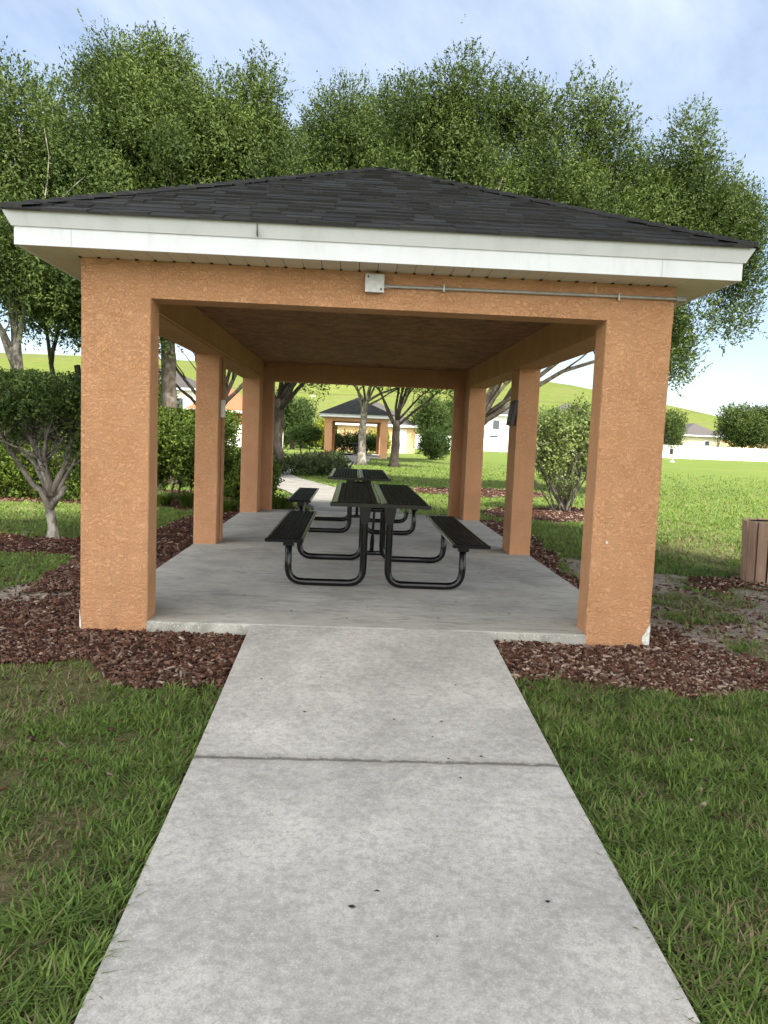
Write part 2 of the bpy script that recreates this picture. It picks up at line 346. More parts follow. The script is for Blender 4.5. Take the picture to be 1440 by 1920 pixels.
ca = gnd.data.color_attributes.new('cover', 'FLOAT_COLOR', 'POINT')
fadeb = np.clip(1 - (np.hypot(X - 1.7, Y + 5) - 9) / 8, 0, 1)
ca.data.foreach_set('color', np.stack([mu, di, np.maximum(fadeb * .85, ba * .6) * (1 - mu), np.ones_like(mu)], -1).astype(np.float32).ravel())
gnd['kind'] = 'structure'
# hill: a long grassed embankment
hx = np.concatenate([np.linspace(-500, 260, 90)]); hy = np.linspace(170, 560, 40)
HX, HY = np.meshgrid(hx, hy)
prof = np.clip((HY - 175) / 120, 0, 1); prof = prof * prof * (3 - 2 * prof)
side = np.interp(HX, [-500, -100, 20, 60, 78, 95, 122, 146, 180, 220, 260], [27, 27.5, 27.5, 26.8, 25.2, 22.2, 18.0, 13.2, 7, 1, -2])
HZ = prof * side - 1.0 + (fbm(HX, HY, .02) - .5) * 1.2 * prof
V = np.stack([HX, HY, HZ], -1).reshape(-1, 3); ny, nx = HX.shape
ii = (np.arange(ny - 1)[:, None] * nx + np.arange(nx - 1)[None]).ravel()
hill = fast('hill', V, np.stack([ii, ii + 1, ii + nx + 1, ii + nx], -1), M['hill'], smooth=True); hill['kind'] = 'structure'

# ------------------------------------------------------------------ paths
def sheet(name, pts, w_, z, th, mat, seam=None):
    mb = MB(); Ls = []; Rs = []
    P = [Vector(p) for p in pts]
    for i, p in enumerate(P):
        t = (P[min(i + 1, len(P) - 1)] - P[max(i - 1, 0)]); t.z = 0; t.normalize(); nn_ = Vector((-t.y, t.x, 0))
        Ls.append(p + nn_ * w_ / 2); Rs.append(p - nn_ * w_ / 2)
    k = len(P); vs = Ls + Rs + [v - Vector((0, 0, th)) for v in Ls] + [v - Vector((0, 0, th)) for v in Rs]
    fs = []
    for i in range(k - 1):
        fs += [(k + i, k + i + 1, i + 1, i), (i, i + 1, 2 * k + i + 1, 2 * k + i), (k + i + 1, k + i, 3 * k + i, 3 * k + i + 1)]
    fs += [(0, 2 * k, 3 * k, k), (k - 1, 2 * k - 1, 4 * k - 1, 3 * k - 1)]
    mb.add(vs, fs, 0); return mb
mb = MB()
# two poured bays with a tooled joint between them, falling away from the slab
def bay(mb, y0, z0, y1, z1, x0=1.115, x1=2.705, th=.12, e=.008):
    n = 12
    for i in range(1):
        vs = []
        for (yy, zz) in ((y0, z0), (y1, z1)):
            d_ = e if yy == y1 else -e
            vs += [(x0, yy, zz - e - th), (x0, yy, zz - e), (x0 + e, yy, zz), (x1 - e, yy, zz), (x1, yy, zz - e), (x1, yy, zz - e - th)]
        fs = [(j, j + 1, j + 7, j + 6) for j in range(5)] + [(0, 1, 2, 3, 4, 5)[::-1], (6, 7, 8, 9, 10, 11)]
        mb.add(vs, fs)
bay(mb, -.012, .084, -1.8345, -.040, e=.003); bay(mb, -1.8455, -.041, -6.0, -.245, e=.004)
mb.box(1.118, -1.855, -.14, 2.702, -1.820, -.058, 1)
pth = mb.build('path', [M['path'], M['hole']], None); pth['kind'] = 'structure'
zb_ = .03
mb = sheet('path', [(1.9, 7.835, .06), (1.85, 9, .045), (1.5, 11, .03), (.95, 13.2, .03), (.2, 15.5, .03), (-.55, 17.8, .03), (-1.1, 20.5, .03), (-.9, 24, .03), (0, 27.5, .03), (1.1, 31, .03), (1.75, 35, .03), (1.9, 38.5, .05), (1.9, 41.99, .08)], 1.55, 0, .15, M['path'])
pth2 = mb.build('winding_path', M['oldpath'], None); pth2['kind'] = 'structure'

# ------------------------------------------------------------------ pavilion
W, D = 3.8, 7.82; ZB, ZS, SL = 2.17, 2.40, .086
def shingles(mb, A, ex, ey, Lr, run_max, slope, e=.108):
    """A eave corner, ex along the eave, ey inwards"""
    up_ = Vector((0, 0, 1)); nrm = (up_ - ey * slope).normalized()
    P = lambda s_, r, o: A + ex * s_ + ey * r + up_ * (slope * r) + nrm * o
    k = 0; r0 = -.015
    while r0 < run_max:
        r1 = min(r0 + e, run_max); r1o = min(r1 + .012, run_max)
        a, b = max(r0, 0), Lr - max(r0, 0); x = a - random.uniform(0, .2)
        while x < b:
            wd = random.choice((.09, .13, .17, .21, .26)); th = random.choice((.006, .015, .019))
            xa, xb = max(x, a), min(x + wd, b)
            if xb - xa > .003:
                ta, tb = max(xa, r1o), min(xb, Lr - r1o)
                if tb > ta:
                    q0, q1, q2, q3 = P(xa, r0, th + .002), P(xb, r0, th + .002), P(tb, r1o, .002), P(ta, r1o, .002)
                    l0, l1 = P(xa, r0, -.004), P(xb, r0, -.004)
                    mb.add([q0, q1, q2, q3, l0, l1], [(0, 1, 2, 3), (4, 5, 1, 0), (4, 0, 3), (1, 5, 2)], 0, random.random() * .8 + (.2 if th > .01 else 0))
            x += wd
        r0 = r1; k += 1
def caps(mb, P0, P1, dirL, dirR):
    """folded cap shingles from low end P0 to high end P1"""
    t = (P1 - P0); ln = t.length; t.normalize(); s_ = 0
    while s_ < ln:
        e0 = P0 + t * s_; e1 = P0 + t * min(s_ + .20, ln)
        o0 = Vector((0, 0, .026)); o1 = Vector((0, 0, .012))
        vs = [e0 + dirL * .13 + o0 * .7, e0 + o0, e0 + dirR * .13 + o0 * .7, e1 + dirL * .13 + o1 * .7, e1 + o1, e1 + dirR * .13 + o1 * .7,
              e0 + dirL * .13 - o1, e0 - o1 * .2, e0 + dirR * .13 - o1]
        mb.add(vs, [(0, 1, 4, 3), (1, 2, 5, 4), (6, 7, 1, 0), (7, 8, 2, 1)], 0, .3 + random.random() * .4)
        s_ += .155
def make_pavilion():
    t = empty('picnic_pavilion', 'large open orange stucco picnic shelter with charcoal hip roof in the foreground', 'picnic shelter')
    st = M['stucco']
    def pillar(x0, y0, x1, y1, z0=-.12, z1=ZB, label=None):
        mb = MB(); c_ = .007; q = [(x0 + c_, y0), (x1 - c_, y0), (x1, y0 + c_), (x1, y1 - c_), (x1 - c_, y1), (x0 + c_, y1), (x0, y1 - c_), (x0, y0 + c_)]
        mb.add([(x, y, z0) for x, y in q] + [(x, y, z1) for x, y in q], [(i, (i + 1) % 8, 8 + (i + 1) % 8, 8 + i) for i in range(8)] + [tuple(range(7, -1, -1)), tuple(range(8, 16))])
        o = mb.build('pillar', st, t)
        if label: o['label'] = label
        return o
    # front and rear wall piers, each backed by a side column
    pl = pillar(0, 0, .437, .22); pr = pillar(3.363, 0, 3.8, .22, label='front right pillar with chipped lower corner')
    pillar(.002, .22, .27, .5); pillar(3.53, .22, 3.798, .5)
    pillar(0, 7.6, .437, 7.82); pillar(3.363, 7.6, 3.8, 7.82)
    pillar(.002, 7.16, .27, 7.6, SL - .002); pillar(3.53, 7.16, 3.798, 7.6, SL - .002)
    pillar(.002, 3.6, .257, 4.04, SL - .002); pillar(3.56, 3.6, 3.798, 4.02, SL - .002)
    for (x0, y0, x1, y1) in ((0, 0, 3.8, .22), (0, 7.6, 3.8, 7.82), (.002, .22, .28, 7.6), (3.52, .22, 3.798, 7.6)):
        MB().box(x0, y0, ZB, x1, y1, ZS + .06).build('beam', st, t)
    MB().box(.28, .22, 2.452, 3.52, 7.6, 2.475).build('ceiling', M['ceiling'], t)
    # bare patches where the render has come off
    mb = MB()
    o2 = [(3.8, -.01), (3.763, -.01), (3.766, .03), (3.748, .06), (3.752, .085), (3.768, .105), (3.778, .135), (3.788, .15), (3.8, .17)]
    vs = [(x, -.0035, z) for x, z in o2] + [(x, .004, z) for x, z in o2]; k = len(o2)
    mb.add(vs, [tuple(range(k))] + [(i, (i + 1) % k, k + (i + 1) % k, k + i) for i in range(k)])
    mb.build('render_chip', M['chip'], pr); mb = MB()
    vs = [(3.8035, y, z) for y, z in ((-.003, .0), (.03, .0), (.022, .07), (.012, .13), (-.003, .17))]; mb.add(vs, [(0, 1, 2, 3, 4)])
    mb.build('render_chip', M['chip'], pr); mb = MB()
    o3 = [(3.458, .708), (3.468, .71), (3.472, .722), (3.462, .73), (3.455, .72)]; mb.add([(x, -.003, z) for x, z in o3], [(0, 1, 2, 3, 4)])
    mb.build('render_chip', M['chip'], pr)
    mb = MB(); o3 = [(-.003, .0), (.012, .0), (.009, .05), (.004, .11), (-.003, .16)]; mb.add([(x, -.003, z) for x, z in o3], [(0, 1, 2, 3, 4)]); mb.build('render_chip', M['chip'], pl)
    # slab with an irregular front arris
    mb = MB(); mb.box(.006, .002, -.12, 3.794, 7.815, SL)
    for k in range(60):
        x = random.uniform(.46, 1.1) if random.random() < .6 else random.uniform(2.72, 3.3); z = SL - .012 + random.uniform(-.03, .01) * random.random(); s_ = random.uniform(.002, .005)
        mb.add([(x - s_, 0, z), (x + s_ * .4, -.002, z - s_), (x + s_ * 1.2, 0, z + s_ * .4), (x, 0, z + s_)], [(0, 1, 2, 3)], 1)
    mb.build('floor_slab', [M['slab'], M['chip']], t, bevel=.012)
    # fascia
    O = .29
    def ring(mb, o0, z0, o1, z1, th=.02, seams=()):
        c = lambda o, z: [Vector((-o, -o, z)), Vector((W + o, -o, z)), Vector((W + o, D + o, z)), Vector((-o, D + o, z))]
        a, b, a2, b2 = c(o0, z0), c(o1, z1), c(o0 - th, z0), c(o1 - th, z1)
        for i in range(4):
            j = (i + 1) % 4
            mb.add([a[i], a[j], b[j], b[i], a2[i], a2[j], b2[j], b2[i]], [(0, 1, 2, 3), (5, 4, 7, 6), (4, 5, 1, 0), (3, 2, 6, 7)])
    mb = MB(); ring(mb, O, 2.398, O, 2.515)
    mb.box(-O + .33, -O - .0012, 2.402, -O + .333, -O + .002, 2.50, 1); mb.box(W + O - .5, -O - .0012, 2.402, W + O - .497, -O + .002, 2.50, 1)
    mb.build('fascia', [M['trim'], M['galv']], t)
    mb = MB(); ring(mb, O + .012, 2.503, O + .050, 2.583, .012)
    mb.box(-.34 + 1.475, -.338, 2.508, -.34 + 1.479, -.302, 2.578, 1)
    mb.build('drip_edge', [M['trim2'], M['hole']], t)
    # soffit boards
    mb = MB(); p = .1165; x = 0
    while x < W:
        for (ya, yb) in ((-O + .02, 0), (D, D + O - .02)): mb.box(x + .002, ya, 2.402, min(x + p, W) - .002, yb, 2.409, 0)
        mb.box(x - .008, -.030, 2.3965, x + .009, -.004, 2.4025, 1)
        x += p
    y = -O + .02
    while y < D + O - .02:
        for (xa, xb) in ((-O + .02, -.002), (W + .002, W + O - .02)): mb.box(xa, y + .002, 2.402, xb, min(y + p, D + O - .02) - .002, 2.409, 0)
        y += p
    mb.box(-O + .02, -O + .02, 2.4105, W + O - .02, -.001, 2.413, 1); mb.box(-O + .02, -.0, 2.4105, -.001, D + O - .02, 2.413, 1); mb.box(W + .001, 0, 2.4105, W + O - .02, D + O - .02, 2.413, 1)
    mb.build('soffit', [M['soffit'], M['hole']], t)
    # roof
    o = O + .055; z0 = 2.588; sl_ = (3.66 - z0) / (1.9 + o); mb = MB(); Z_ = Vector((0, 0, 1))
    c = [Vector((-o, -o, z0)), Vector((W + o, -o, z0)), Vector((W + o, D + o, z0)), Vector((-o, D + o, z0))]
    r0, r1 = Vector((1.9, 1.9, 3.66)), Vector((1.9, D - 1.9, 3.66)); dn = Vector((0, 0, -.006))
    mb.add([v + dn for v in c + [r0, r1]], [(0, 1, 4), (1, 2, 5, 4), (2, 3, 5), (3, 0, 4, 5)], 1)
    for i in range(4):
        j = (i + 1) % 4; ex = (c[j] - c[i]).normalized(); ey = Z_.cross(ex)
        shingles(mb, c[i], ex, ey, (c[j] - c[i]).length, 1.9 + o, sl_)
    roof = mb.build('roof', [M['shingle'], M['under']], t)
    mb = MB()
    for i, top in ((0, r0), (1, r0), (2, r1), (3, r1)):
        dx = 1 if i in (0, 3) else -1; dy = 1 if i < 2 else -1
        caps(mb, c[i] + Vector((0, 0, .006)), top, Vector((dx, 0, 0)) * .95, Vector((0, dy, 0)) * .95)
    caps(mb, r0, r1, Vector((-.9, 0, -.43)), Vector((.9, 0, -.43)))
    mb.build('ridge_cap', M['shingle'], roof)
    return t
pav = make_pavilion()
far = copy_tree(pav); far.location = (-.03, 42, .0); far['label'] = 'distant orange picnic shelter with dark hip roof seen through the near shelter'
# fittings of the near pavilion only
jb = MB().box(1.790, -.055, 2.268, 1.905, -.001, 2.376).build('junction_box', M['galv'], pav, bevel=.005)
mb = MB(); mb.box(1.787, -.0585, 2.265, 1.908, -.0555, 2.379); lid = mb.build('cover_plate', M['galv'], jb, bevel=.001)
for (a, b) in ((1.889, 2.285), (1.806, 2.36)):
    mb = MB(); mb.tube([(a, -.058, b), (a, -.0625, b)], .006, 8); mb.build('screw', M['hole'], jb)
mb = MB(); mb.tube([(1.905, -.022, 2.312), (2.6, -.02, 2.316), (3.85, -.02, 2.322)], .0105, 10)
mb.tube([(1.9, -.022, 2.312), (1.935, -.022, 2.312)], .017, 8); mb.tube([(3.80, -.02, 2.322), (3.862, -.02, 2.322)], .021, 8)
cond = mb.build('conduit', M['galv'], pav, smooth=False)
for x in (2.291, 3.424):
    MB().box(x - .006, -.034, 2.292, x + .006, -.001, 2.340).build('clamp', M['galv'], cond, bevel=.003)
mb = MB(); mb.tube([(.290, .3, 2.196), (.290, 7.5, 2.196)], .011, 8); mb.tube([(.268, 3.78, 2.19), (.268, 3.78, 1.70)], .011, 8); mb.tube([(.268, 3.78, 1.5), (.268, 3.78, SL)], .011, 8)
mb.build('conduit', M['stucco'], pav)
MB().box(.258, 3.70, 1.495, .30, 3.80, 1.69).build('outlet_cover', M['white'], pav, bevel=.008)
sg = empty('wall_sign', 'small dark notice board fixed to the inner face of the right middle pillar', 'sign', (3.53, 3.72, 1.68), 0)
mb = MB(); T_ = Matrix.Rotation(R(9), 4, 'Y'); mb.box(-.018, -.13, -.14, .018, .14, .14, mat=T_); mb.build('board', M['sign'], sg, bevel=.003)
mb = MB()
for k in range(5): mb.box(-.0205, -.09, .07 - k * .04, -.0185, .08 - (k % 2) * .05, .083 - k * .04, mat=T_)
mb.build('print', M['signink'], sg)

# ------------------------------------------------------------------ picnic tables
def bezier_corner(pts, r, n=6):
    P = [Vector(p) for p in pts]; o = [P[0]]
    for i in range(1, len(P) - 1):
        a = (P[i - 1] - P[i]).normalized(); b = (P[i + 1] - P[i]).normalized()
        for k in range(n + 1):
            u = k / n; p0, p1, p2 = P[i] + a * r, P[i], P[i] + b * r
            o.append(p0 * (1 - u) ** 2 + p1 * 2 * u * (1 - u) + p2 * u * u)
    return o + [P[-1]]
def grid_panel(x0, x1, y0, y1, z, th=.028, pitch=.036, bar=.0125, border=.022, strip=0, gl=.0):
    """punched, coated steel panel with rolled edges"""
    mb = MB(); e = .016
    a0, a1, b0, b1 = x0 + e + strip, x1 - e, y0 + e, y1 - e
    # rolled rim
    for (q0, q1) in (((x0 + e, y0 + e), (x1 - e, y0 + e)), ((x1 - e, y0 + e), (x1 - e, y1 - e)), ((x1 - e, y1 - e), (x0 + e, y1 - e)), ((x0 + e, y1 - e), (x0 + e, y0 + e))):
        mb.tube([(q0[0], q0[1], z - e), (q1[0], q1[1], z - e)], e, 8, mi=1)
    if strip: mb.box(x0 + e, b0, z - .006, x0 + e + strip, b1, z - .001, 1)
    nx_ = max(2, round((a1 - a0) / pitch)); ny_ = round((b1 - b0) / pitch)
    px, py = (a1 - a0) / nx_, (b1 - b0) / ny_
    for i in range(nx_ + 1):
        x = a0 + px * i; mb.box(x - bar / 2, b0, z - .0075, x + bar / 2, b1, z - .002)
    for j in range(ny_ + 1):
        y = b0 + py * j; mb.box(a0, y - bar / 2, z - .0070, a1, y + bar / 2, z - .0025)
    return mb
def make_table():
    t = empty('picnic_table', 'near black perforated steel picnic table with two attached benches, nearest the path', 'picnic table', (1.975, 2.06, SL), 0, 'black picnic tables under the near shelter')
    bl = M['black']; HL = 1.22
    top = grid_panel(-.382, .002, -HL, HL, .762, strip=.035)
    o2 = grid_panel(.004, .388, -HL, HL, .762, strip=.035); b = len(top.v); top.v += o2.v; top.f += [tuple(i + b for i in f) for f in o2.f]; top.mi += o2.mi; top.r += o2.r
    top.box(-.384, -HL - .004, .728, .390, -HL + .004, .758, 1); top.box(-.384, HL - .004, .728, .390, HL + .004, .758, 1)
    top.build('tabletop', [M['blackm'], M['black']], t)
    for s_ in (-1, 1):
        cx = s_ * .735; mb = grid_panel(cx - .15, cx + .15, -1.12, 1.12, .452)
        mb.box(cx - .15, -1.122, .424, cx + .15, -1.116, .450); mb.box(cx - .15, 1.116, .424, cx + .15, 1.122, .450)
        mb.build('bench', [M['blackm'], M['black']], t)
    rt = .030
    for y in (-.66, .72):
        for s_ in (-1, 1):
            mb = MB(); xi, xo = s_ * .105, s_ * .735
            mb.tube(bezier_corner([(xi, y, .70), (xi, y, rt), (xo, y, rt), (xo, y, .39)], .13), rt, 12)
            # flattened ends carrying the supports
            mb.add([(xi - .030, y - .03, .54), (xi + .030, y - .03, .54), (xi + .062, y - .034, .735), (xi - .062, y - .034, .735), (xi - .030, y + .03, .54), (xi + .030, y + .03, .54), (xi + .062, y + .034, .735), (xi - .062, y + .034, .735)], [(0, 1, 2, 3), (5, 4, 7, 6), (1, 5, 6, 2), (4, 0, 3, 7), (3, 2, 6, 7), (0, 4, 5, 1)])
            mb.box(xo - .045, y - .034, .335, xo + .045, y + .034, .435)
            mb.box(xo - .13, y - .02, .420, xo + .13, y + .02, .438); mb.box(min(xi, xi + s_ * .25), y - .02, .722, max(xi, xi + s_ * .25), y + .02, .738)
            mb.build('leg', bl, t, smooth=False, bevel=0)
    mb = MB(); mb.tube([(-.105, .72, .085), (.105, .72, .085)], .024, 10); mb.build('crossbar', bl, t)
    mb = MB(); mb.tube([(-.105, -.66, .66), (.105, -.66, .66)], .02, 8); mb.build('crossbar', bl, t)
    mb = MB(); mb.tube([(0, .69, .12), (0, .64, .22), (0, .60, .30), (0, .12, .72)], [.022, .022, .013, .013], 8)
    mb.build('brace', bl, t)
    for o in t.children:
        if o.name.startswith(('leg', 'cross', 'brace')):
            for p_ in o.data.polygons: p_.use_smooth = len(p_.vertices) == 4 and p_.area < .004
    return t
tb = make_table()
tb2 = copy_tree(tb); tb2.location = (1.835, 5.62, SL); tb2['label'] = 'second black perforated picnic table, half hidden behind the near one under the shelter'
tb3 = copy_tree(tb); tb3.location = (1.85, 44.4, SL); tb3['label'] = 'small far black picnic table under the distant shelter'
tb3['group'] = 'picnic table of the far shelter'

# ------------------------------------------------------------------ litter bin with wooden slats
tc_ = empty('litter_bin', 'round litter bin clad in weathered brown wooden slats on mulch at the right edge', 'litter bin', (6.20, 2.80, -.03))
mb = MB(); rr = .30; n = 17
for k in range(n):
    a = 2 * math.pi * k / n + .1; T_ = Matrix.Rotation(a, 4, 'Z') @ Matrix.Translation((rr, 0, 0)) @ Matrix.Rotation(R(2.5), 4, 'Y')
    mb.box(-.014, -.048, .0, .014, .048, .675 + random.uniform(-.006, .006), mat=T_)
mb.build('slats', M['wood'], tc_, bevel=.004)
mb = MB(); mb.tube([(0, 0, .02), (0, 0, .63)], rr - .02, 24, cap=False); mb.tube([(0, 0, .02), (0, 0, .05)], rr - .02, 24); mb.build('liner', M['liner'], tc_)
mb = MB(); mb.tube([(0, 0, .648), (0, 0, .664)], [rr - .016, rr - .022], 24, cap=False); mb.build('rim', M['liner'], tc_)

# ------------------------------------------------------------------ foliage machinery
def leaves(centers, radii, per, L_=.09, W_=.036, upw=.7, ph=1.0, seed=0, twig=.28, nl=6, flat=None):
    """sprays of leaf quads inside ellipsoids -> verts, quads, rnd"""
    rg = np.random.default_rng(seed); C_ = np.asarray(centers, float); Rr = np.asarray(radii, float)
    vol = Rr.prod(1) ** (2 / 3.); cnt = np.maximum(1, (per * vol / vol.sum()).astype(int)); idx = np.repeat(np.arange(len(C_)), cnt)
    n = len(idx); d = rg.normal(size=(n, 3)); d /= np.linalg.norm(d, axis=1, keepdims=True)
    rad = rg.random(n) ** (1 / 3.2) * (1 + .10 * rg.normal(size=n)) * np.where(rg.random(n) < .06, 1.3, 1); P = C_[idx] + d * rad[:, None] * Rr[idx]
    T = d * .8 + rg.normal(size=(n, 3)) * .45 + np.array([0, 0, upw]); T /= np.linalg.norm(T, axis=1, keepdims=True)
    tone = rg.random(len(C_))[idx] ** 1.3 * .68 + rg.random(n) * .15
    u = np.tile(np.linspace(0, 1, nl), n); P = np.repeat(P, nl, 0) + np.repeat(T, nl, 0) * (u * twig)[:, None]; T = np.repeat(T, nl, 0); tone = np.repeat(tone, nl)
    k = len(P); a = T * .5 + rg.normal(size=(k, 3)) * .62; a /= np.linalg.norm(a, axis=1, keepdims=True)
    nd = np.repeat(d, nl, 0) * 1.0 + rg.normal(size=(k, 3)) * .42 + np.array([0, 0, .45]); b = np.cross(nd, a); b /= np.linalg.norm(b, axis=1, keepdims=True) + 1e-9
    s_ = (.7 + .6 * rg.random(k))[:, None]
    nrm = np.cross(a, b); l = a * L_ * s_; w2 = b * W_ * s_ * .5
    V = np.stack([P, P + l * .45 + w2 + nrm * .006, P + l, P + l * .45 - w2 + nrm * .006], 1)
    if flat is not None: V[..., 2] = np.minimum(V[..., 2], flat + .04 * rg.random((k, 1)))
    return V.reshape(-1, 3), np.arange(4 * k).reshape(-1, 4), np.clip(tone + rg.random(k) * .35, 0, 1)
def subclump(ell, n, size, seed, lift=0):
    """scatter small clumps in big ellipsoids [(cx,cy,cz,rx,ry,rz,weight)]"""
    rg = np.random.default_rng(seed); cs = []; rs = []
    for (cx, cy, cz, rx, ry, rz, wt) in ell:
        k = max(3, int(n * wt)); d = rg.normal(size=(k, 3)); d /= np.linalg.norm(d, axis=1, keepdims=True)
        r_ = rg.random(k) ** (1 / 3.4); cs.append(np.array([cx, cy, cz]) + d * r_[:, None] * np.array([rx, ry, rz]) * .88)
        q = size * (.55 + .85 * rg.random(k)); rs.append(np.stack([q, q, q * 1.3], 1))
    return np.concatenate(cs), np.concatenate(rs)
def wander(a, b, n, amp, sag=0):
    a, b = Vector(a), Vector(b); o = []
    off = Vector((0, 0, 0)); ln = (b - a).length
    for i in range(n + 1):
        u = i / n; off += Vector((random.gauss(0, 1), random.gauss(0, 1), random.gauss(0, .6))) * amp * ln / n
        env = math.sin(math.pi * u); o.append(a.lerp(b, u) + off * env + Vector((0, 0, 1)) * sag * math.sin(math.pi * u) * ln)
    return o
def oak(name, label, base, fork, lean, tr, limbs, ell, nclump, nleaf, leafmat_, bark, seed, size=.5, L_=.10, W_=.042, group=None, cat='tree', sub=3, multi=None, twig=.32, lr=.42, rmin=.012):
    random.seed(seed); bx, by = base; t = empty(name, label, cat, (bx, by, 0), 0, group)
    F = Vector((lean[0], lean[1], fork)); mb = MB()
    if multi:
        for (dx, dy, rad) in multi:
            q = wander((dx * .12, dy * .12, -.1), (dx, dy, fork), 7, .1); mb.tube(q, [rad * (1.25 - .55 * i / 7) for i in range(8)], 10, wob=.06)
    else:
        q = wander((0, 0, -.1), F, 8, .05); mb.tube(q, [tr * (1.75 if i == 0 else 1.25 if i == 1 else 1.05 - .25 * i / 8) for i in range(9)], 14, wob=.07)
    trunk = mb.build('trunk', bark, t, smooth=True)
    mb = MB(); starts = [F] if not multi else [Vector((dx, dy, fork)) for dx, dy, _ in multi]
    for (lx, ly, lz) in limbs:
        tgt = Vector((lx - bx, ly - by, lz)); st = min(starts, key=lambda s_: (s_ - tgt).length) if multi else F - (F.normalized() * random.uniform(0, fork * .22))
        q = wander(st, tgt, 7, .16, .05); r0 = tr * lr * random.uniform(.8, 1.2)
        mb.tube(q, [max(rmin, r0 * (1 - .8 * i / 7)) for i in range(8)], 8, wob=.05)
        for k in range(sub):
            i = random.randint(2, 6); s0 = q[i]; d_ = (tgt - st).normalized() + Vector((random.gauss(0, .6), random.gauss(0, .6), random.uniform(.0, .9)))
            e_ = s0 + d_.normalized() * random.uniform(.8, 2.0) * min(1, (tgt - st).length / 3)
            mb.tube(wander(s0, e_, 4, .12), [max(rmin * .6, r0 * .38 * (1 - .2 * j)) for j in range(5)], 5)
    mb.build('limbs', bark, trunk, smooth=True)
    cs, rs = subclump([(a - bx, b - by, c_, d, e, f, g) for (a, b, c_, d, e, f, g) in ell], nclump, size, seed)
    V, Q, rn = leaves(cs, rs, nleaf, L_, W_, seed=seed, twig=twig)
    fast('crown', V, Q, leafmat_, rn, t)
    return t
def plume(x, y, ztop, r, h=3.0, w=.10): return (x, y, ztop - h / 2 - .15, r * .8, r * .8, h / 2, w)
A_, B_ = M['leafA'], M['leafB']
GT = 'oak trees behind the shelter'
# big oak leaning right, behind the right half of the roof
pr_ = [(3.45, 10.6, .8), (2.75, 9.9, .6), (4.4, 10.7, .8), (5.25, 10.85, .85), (6.1, 10.3, .75), (7.0, 9.9, .55), (7.85, 10.05, .5), (9.0, 9.3, .6), (9.6, 9.65, .6), (10.35, 9.4, .65), (11.3, 7.7, .6), (11.0, 8.6, .5)]
oak('oak_tree', 'large oak leaning right with its crown above the right half of the roof', (4.78, 15.2), 1.85, (.03, 0), .17,
    [(6.9, 15, 4.1), (6.3, 14.8, 3.5), (3.3, 15, 8), (5.6, 15.6, 8.5), (7.6, 15, 7.5), (9.9, 15, 7), (11, 14.5, 5.8), (5, 13.6, 7.5), (8, 13.4, 6.5), (2.4, 15.5, 6.5), (10, 15, 4.2)],
    [(6.1, 15, 6.2, 4.0, 3.0, 2.3, .42), (9.5, 15, 5.5, 1.45, 1.6, 1.5, .09), (10.8, 15, 6.9, .8, .9, .7, .04), (11.35, 15, 7.1, .6, .7, .5, .02), (9.7, 14.6, 4.1, .55, .7, .8, .03), (9.4, 15, 4.6, 1.0, 1, .8, .04), (4, 15, 7.7, 2.2, 1.8, 1.5, .12), (7.7, 15, 7.4, 2.2, 1.6, 1.3, .10), (9.9, 15, 7.1, 1.7, 1.4, 1.3, .10)] + [plume(x, 15 + random.uniform(-.8, .8), z, r, 3.2, .075 * r) for x, z, r in pr_],
    235, 52000, A_, M['bark'], 5, .50, group=GT, twig=.22, L_=.083, W_=.037)
# three oaks on the left
pl_ = [(-5.4, 9.5, .5), (-4.6, 10.6, .65), (-3.6, 10.75, .65), (-3.05, 10.5, .5), (-2.5, 9.8, .5), (-1.6, 10.0, .55), (-.75, 9.75, .55), (-.15, 9.2, .4), (-3.9, 9.4, .6), (-2.0, 9.3, .6)]
oak('oak_tree', 'thick mottled oak behind the tall hedge, tallest crown above the left of the roof', (-2.62, 14), 3.6, (-.15, 0), .20,
    [(-4.4, 14, 8.2), (-3.3, 14, 9), (-1.6, 14, 8.6), (-.4, 14, 7.6), (-2.5, 12.8, 7), (-4.8, 13.5, 6), (-.9, 13.2, 5.3)],
    [(-2.6, 14, 6.5, 3.0, 2.6, 2.3, .42), (-1.0, 14, 6.0, 1.4, 1.8, 2.0, .15), (-3.6, 14, 7.7, 1.8, 1.5, 1.5, .12), (-1.2, 14, 7.7, 1.3, 1.2, 1.3, .10)] + [plume(x, 14 + random.uniform(-.8, .8), z, r, 3.0, .075 * r) for x, z, r in pl_],
    215, 46000, A_, M['bark'], 6, .48, group=GT, twig=.22, L_=.083, W_=.037)
oak('oak_tree', 'pale trunked oak at the far left edge behind the clipped shrub', (-5.25, 11.6), 3.0, (-.1, 0), .15,
    [(-6.6, 11.6, 6.8), (-5.2, 11.5, 7.2), (-4.4, 11.2, 5.8), (-6.6, 11, 4.8), (-5.9, 11.2, 3.9)],
    [(-6.2, 12, 6.6, 2.2, 2.2, 2.0, .5), (-5.2, 11.6, 4.9, 1.7, 1.4, 1.1, .3), (-6.6, 11.6, 4.6, 1.2, 1.4, .9, .15), (-4.6, 11.5, 4.1, 1.1, 1, .6, .12)] + [plume(-6.6, 12, 8.6, .8, 2.6, .08), plume(-5.6, 12, 8.0, .8, 2.6, .08), plume(-7.4, 12, 8.3, .9, 2.6, .08)],
    210, 17000, A_, M['barkP'], 8, .42, group=GT, L_=.085, W_=.036)
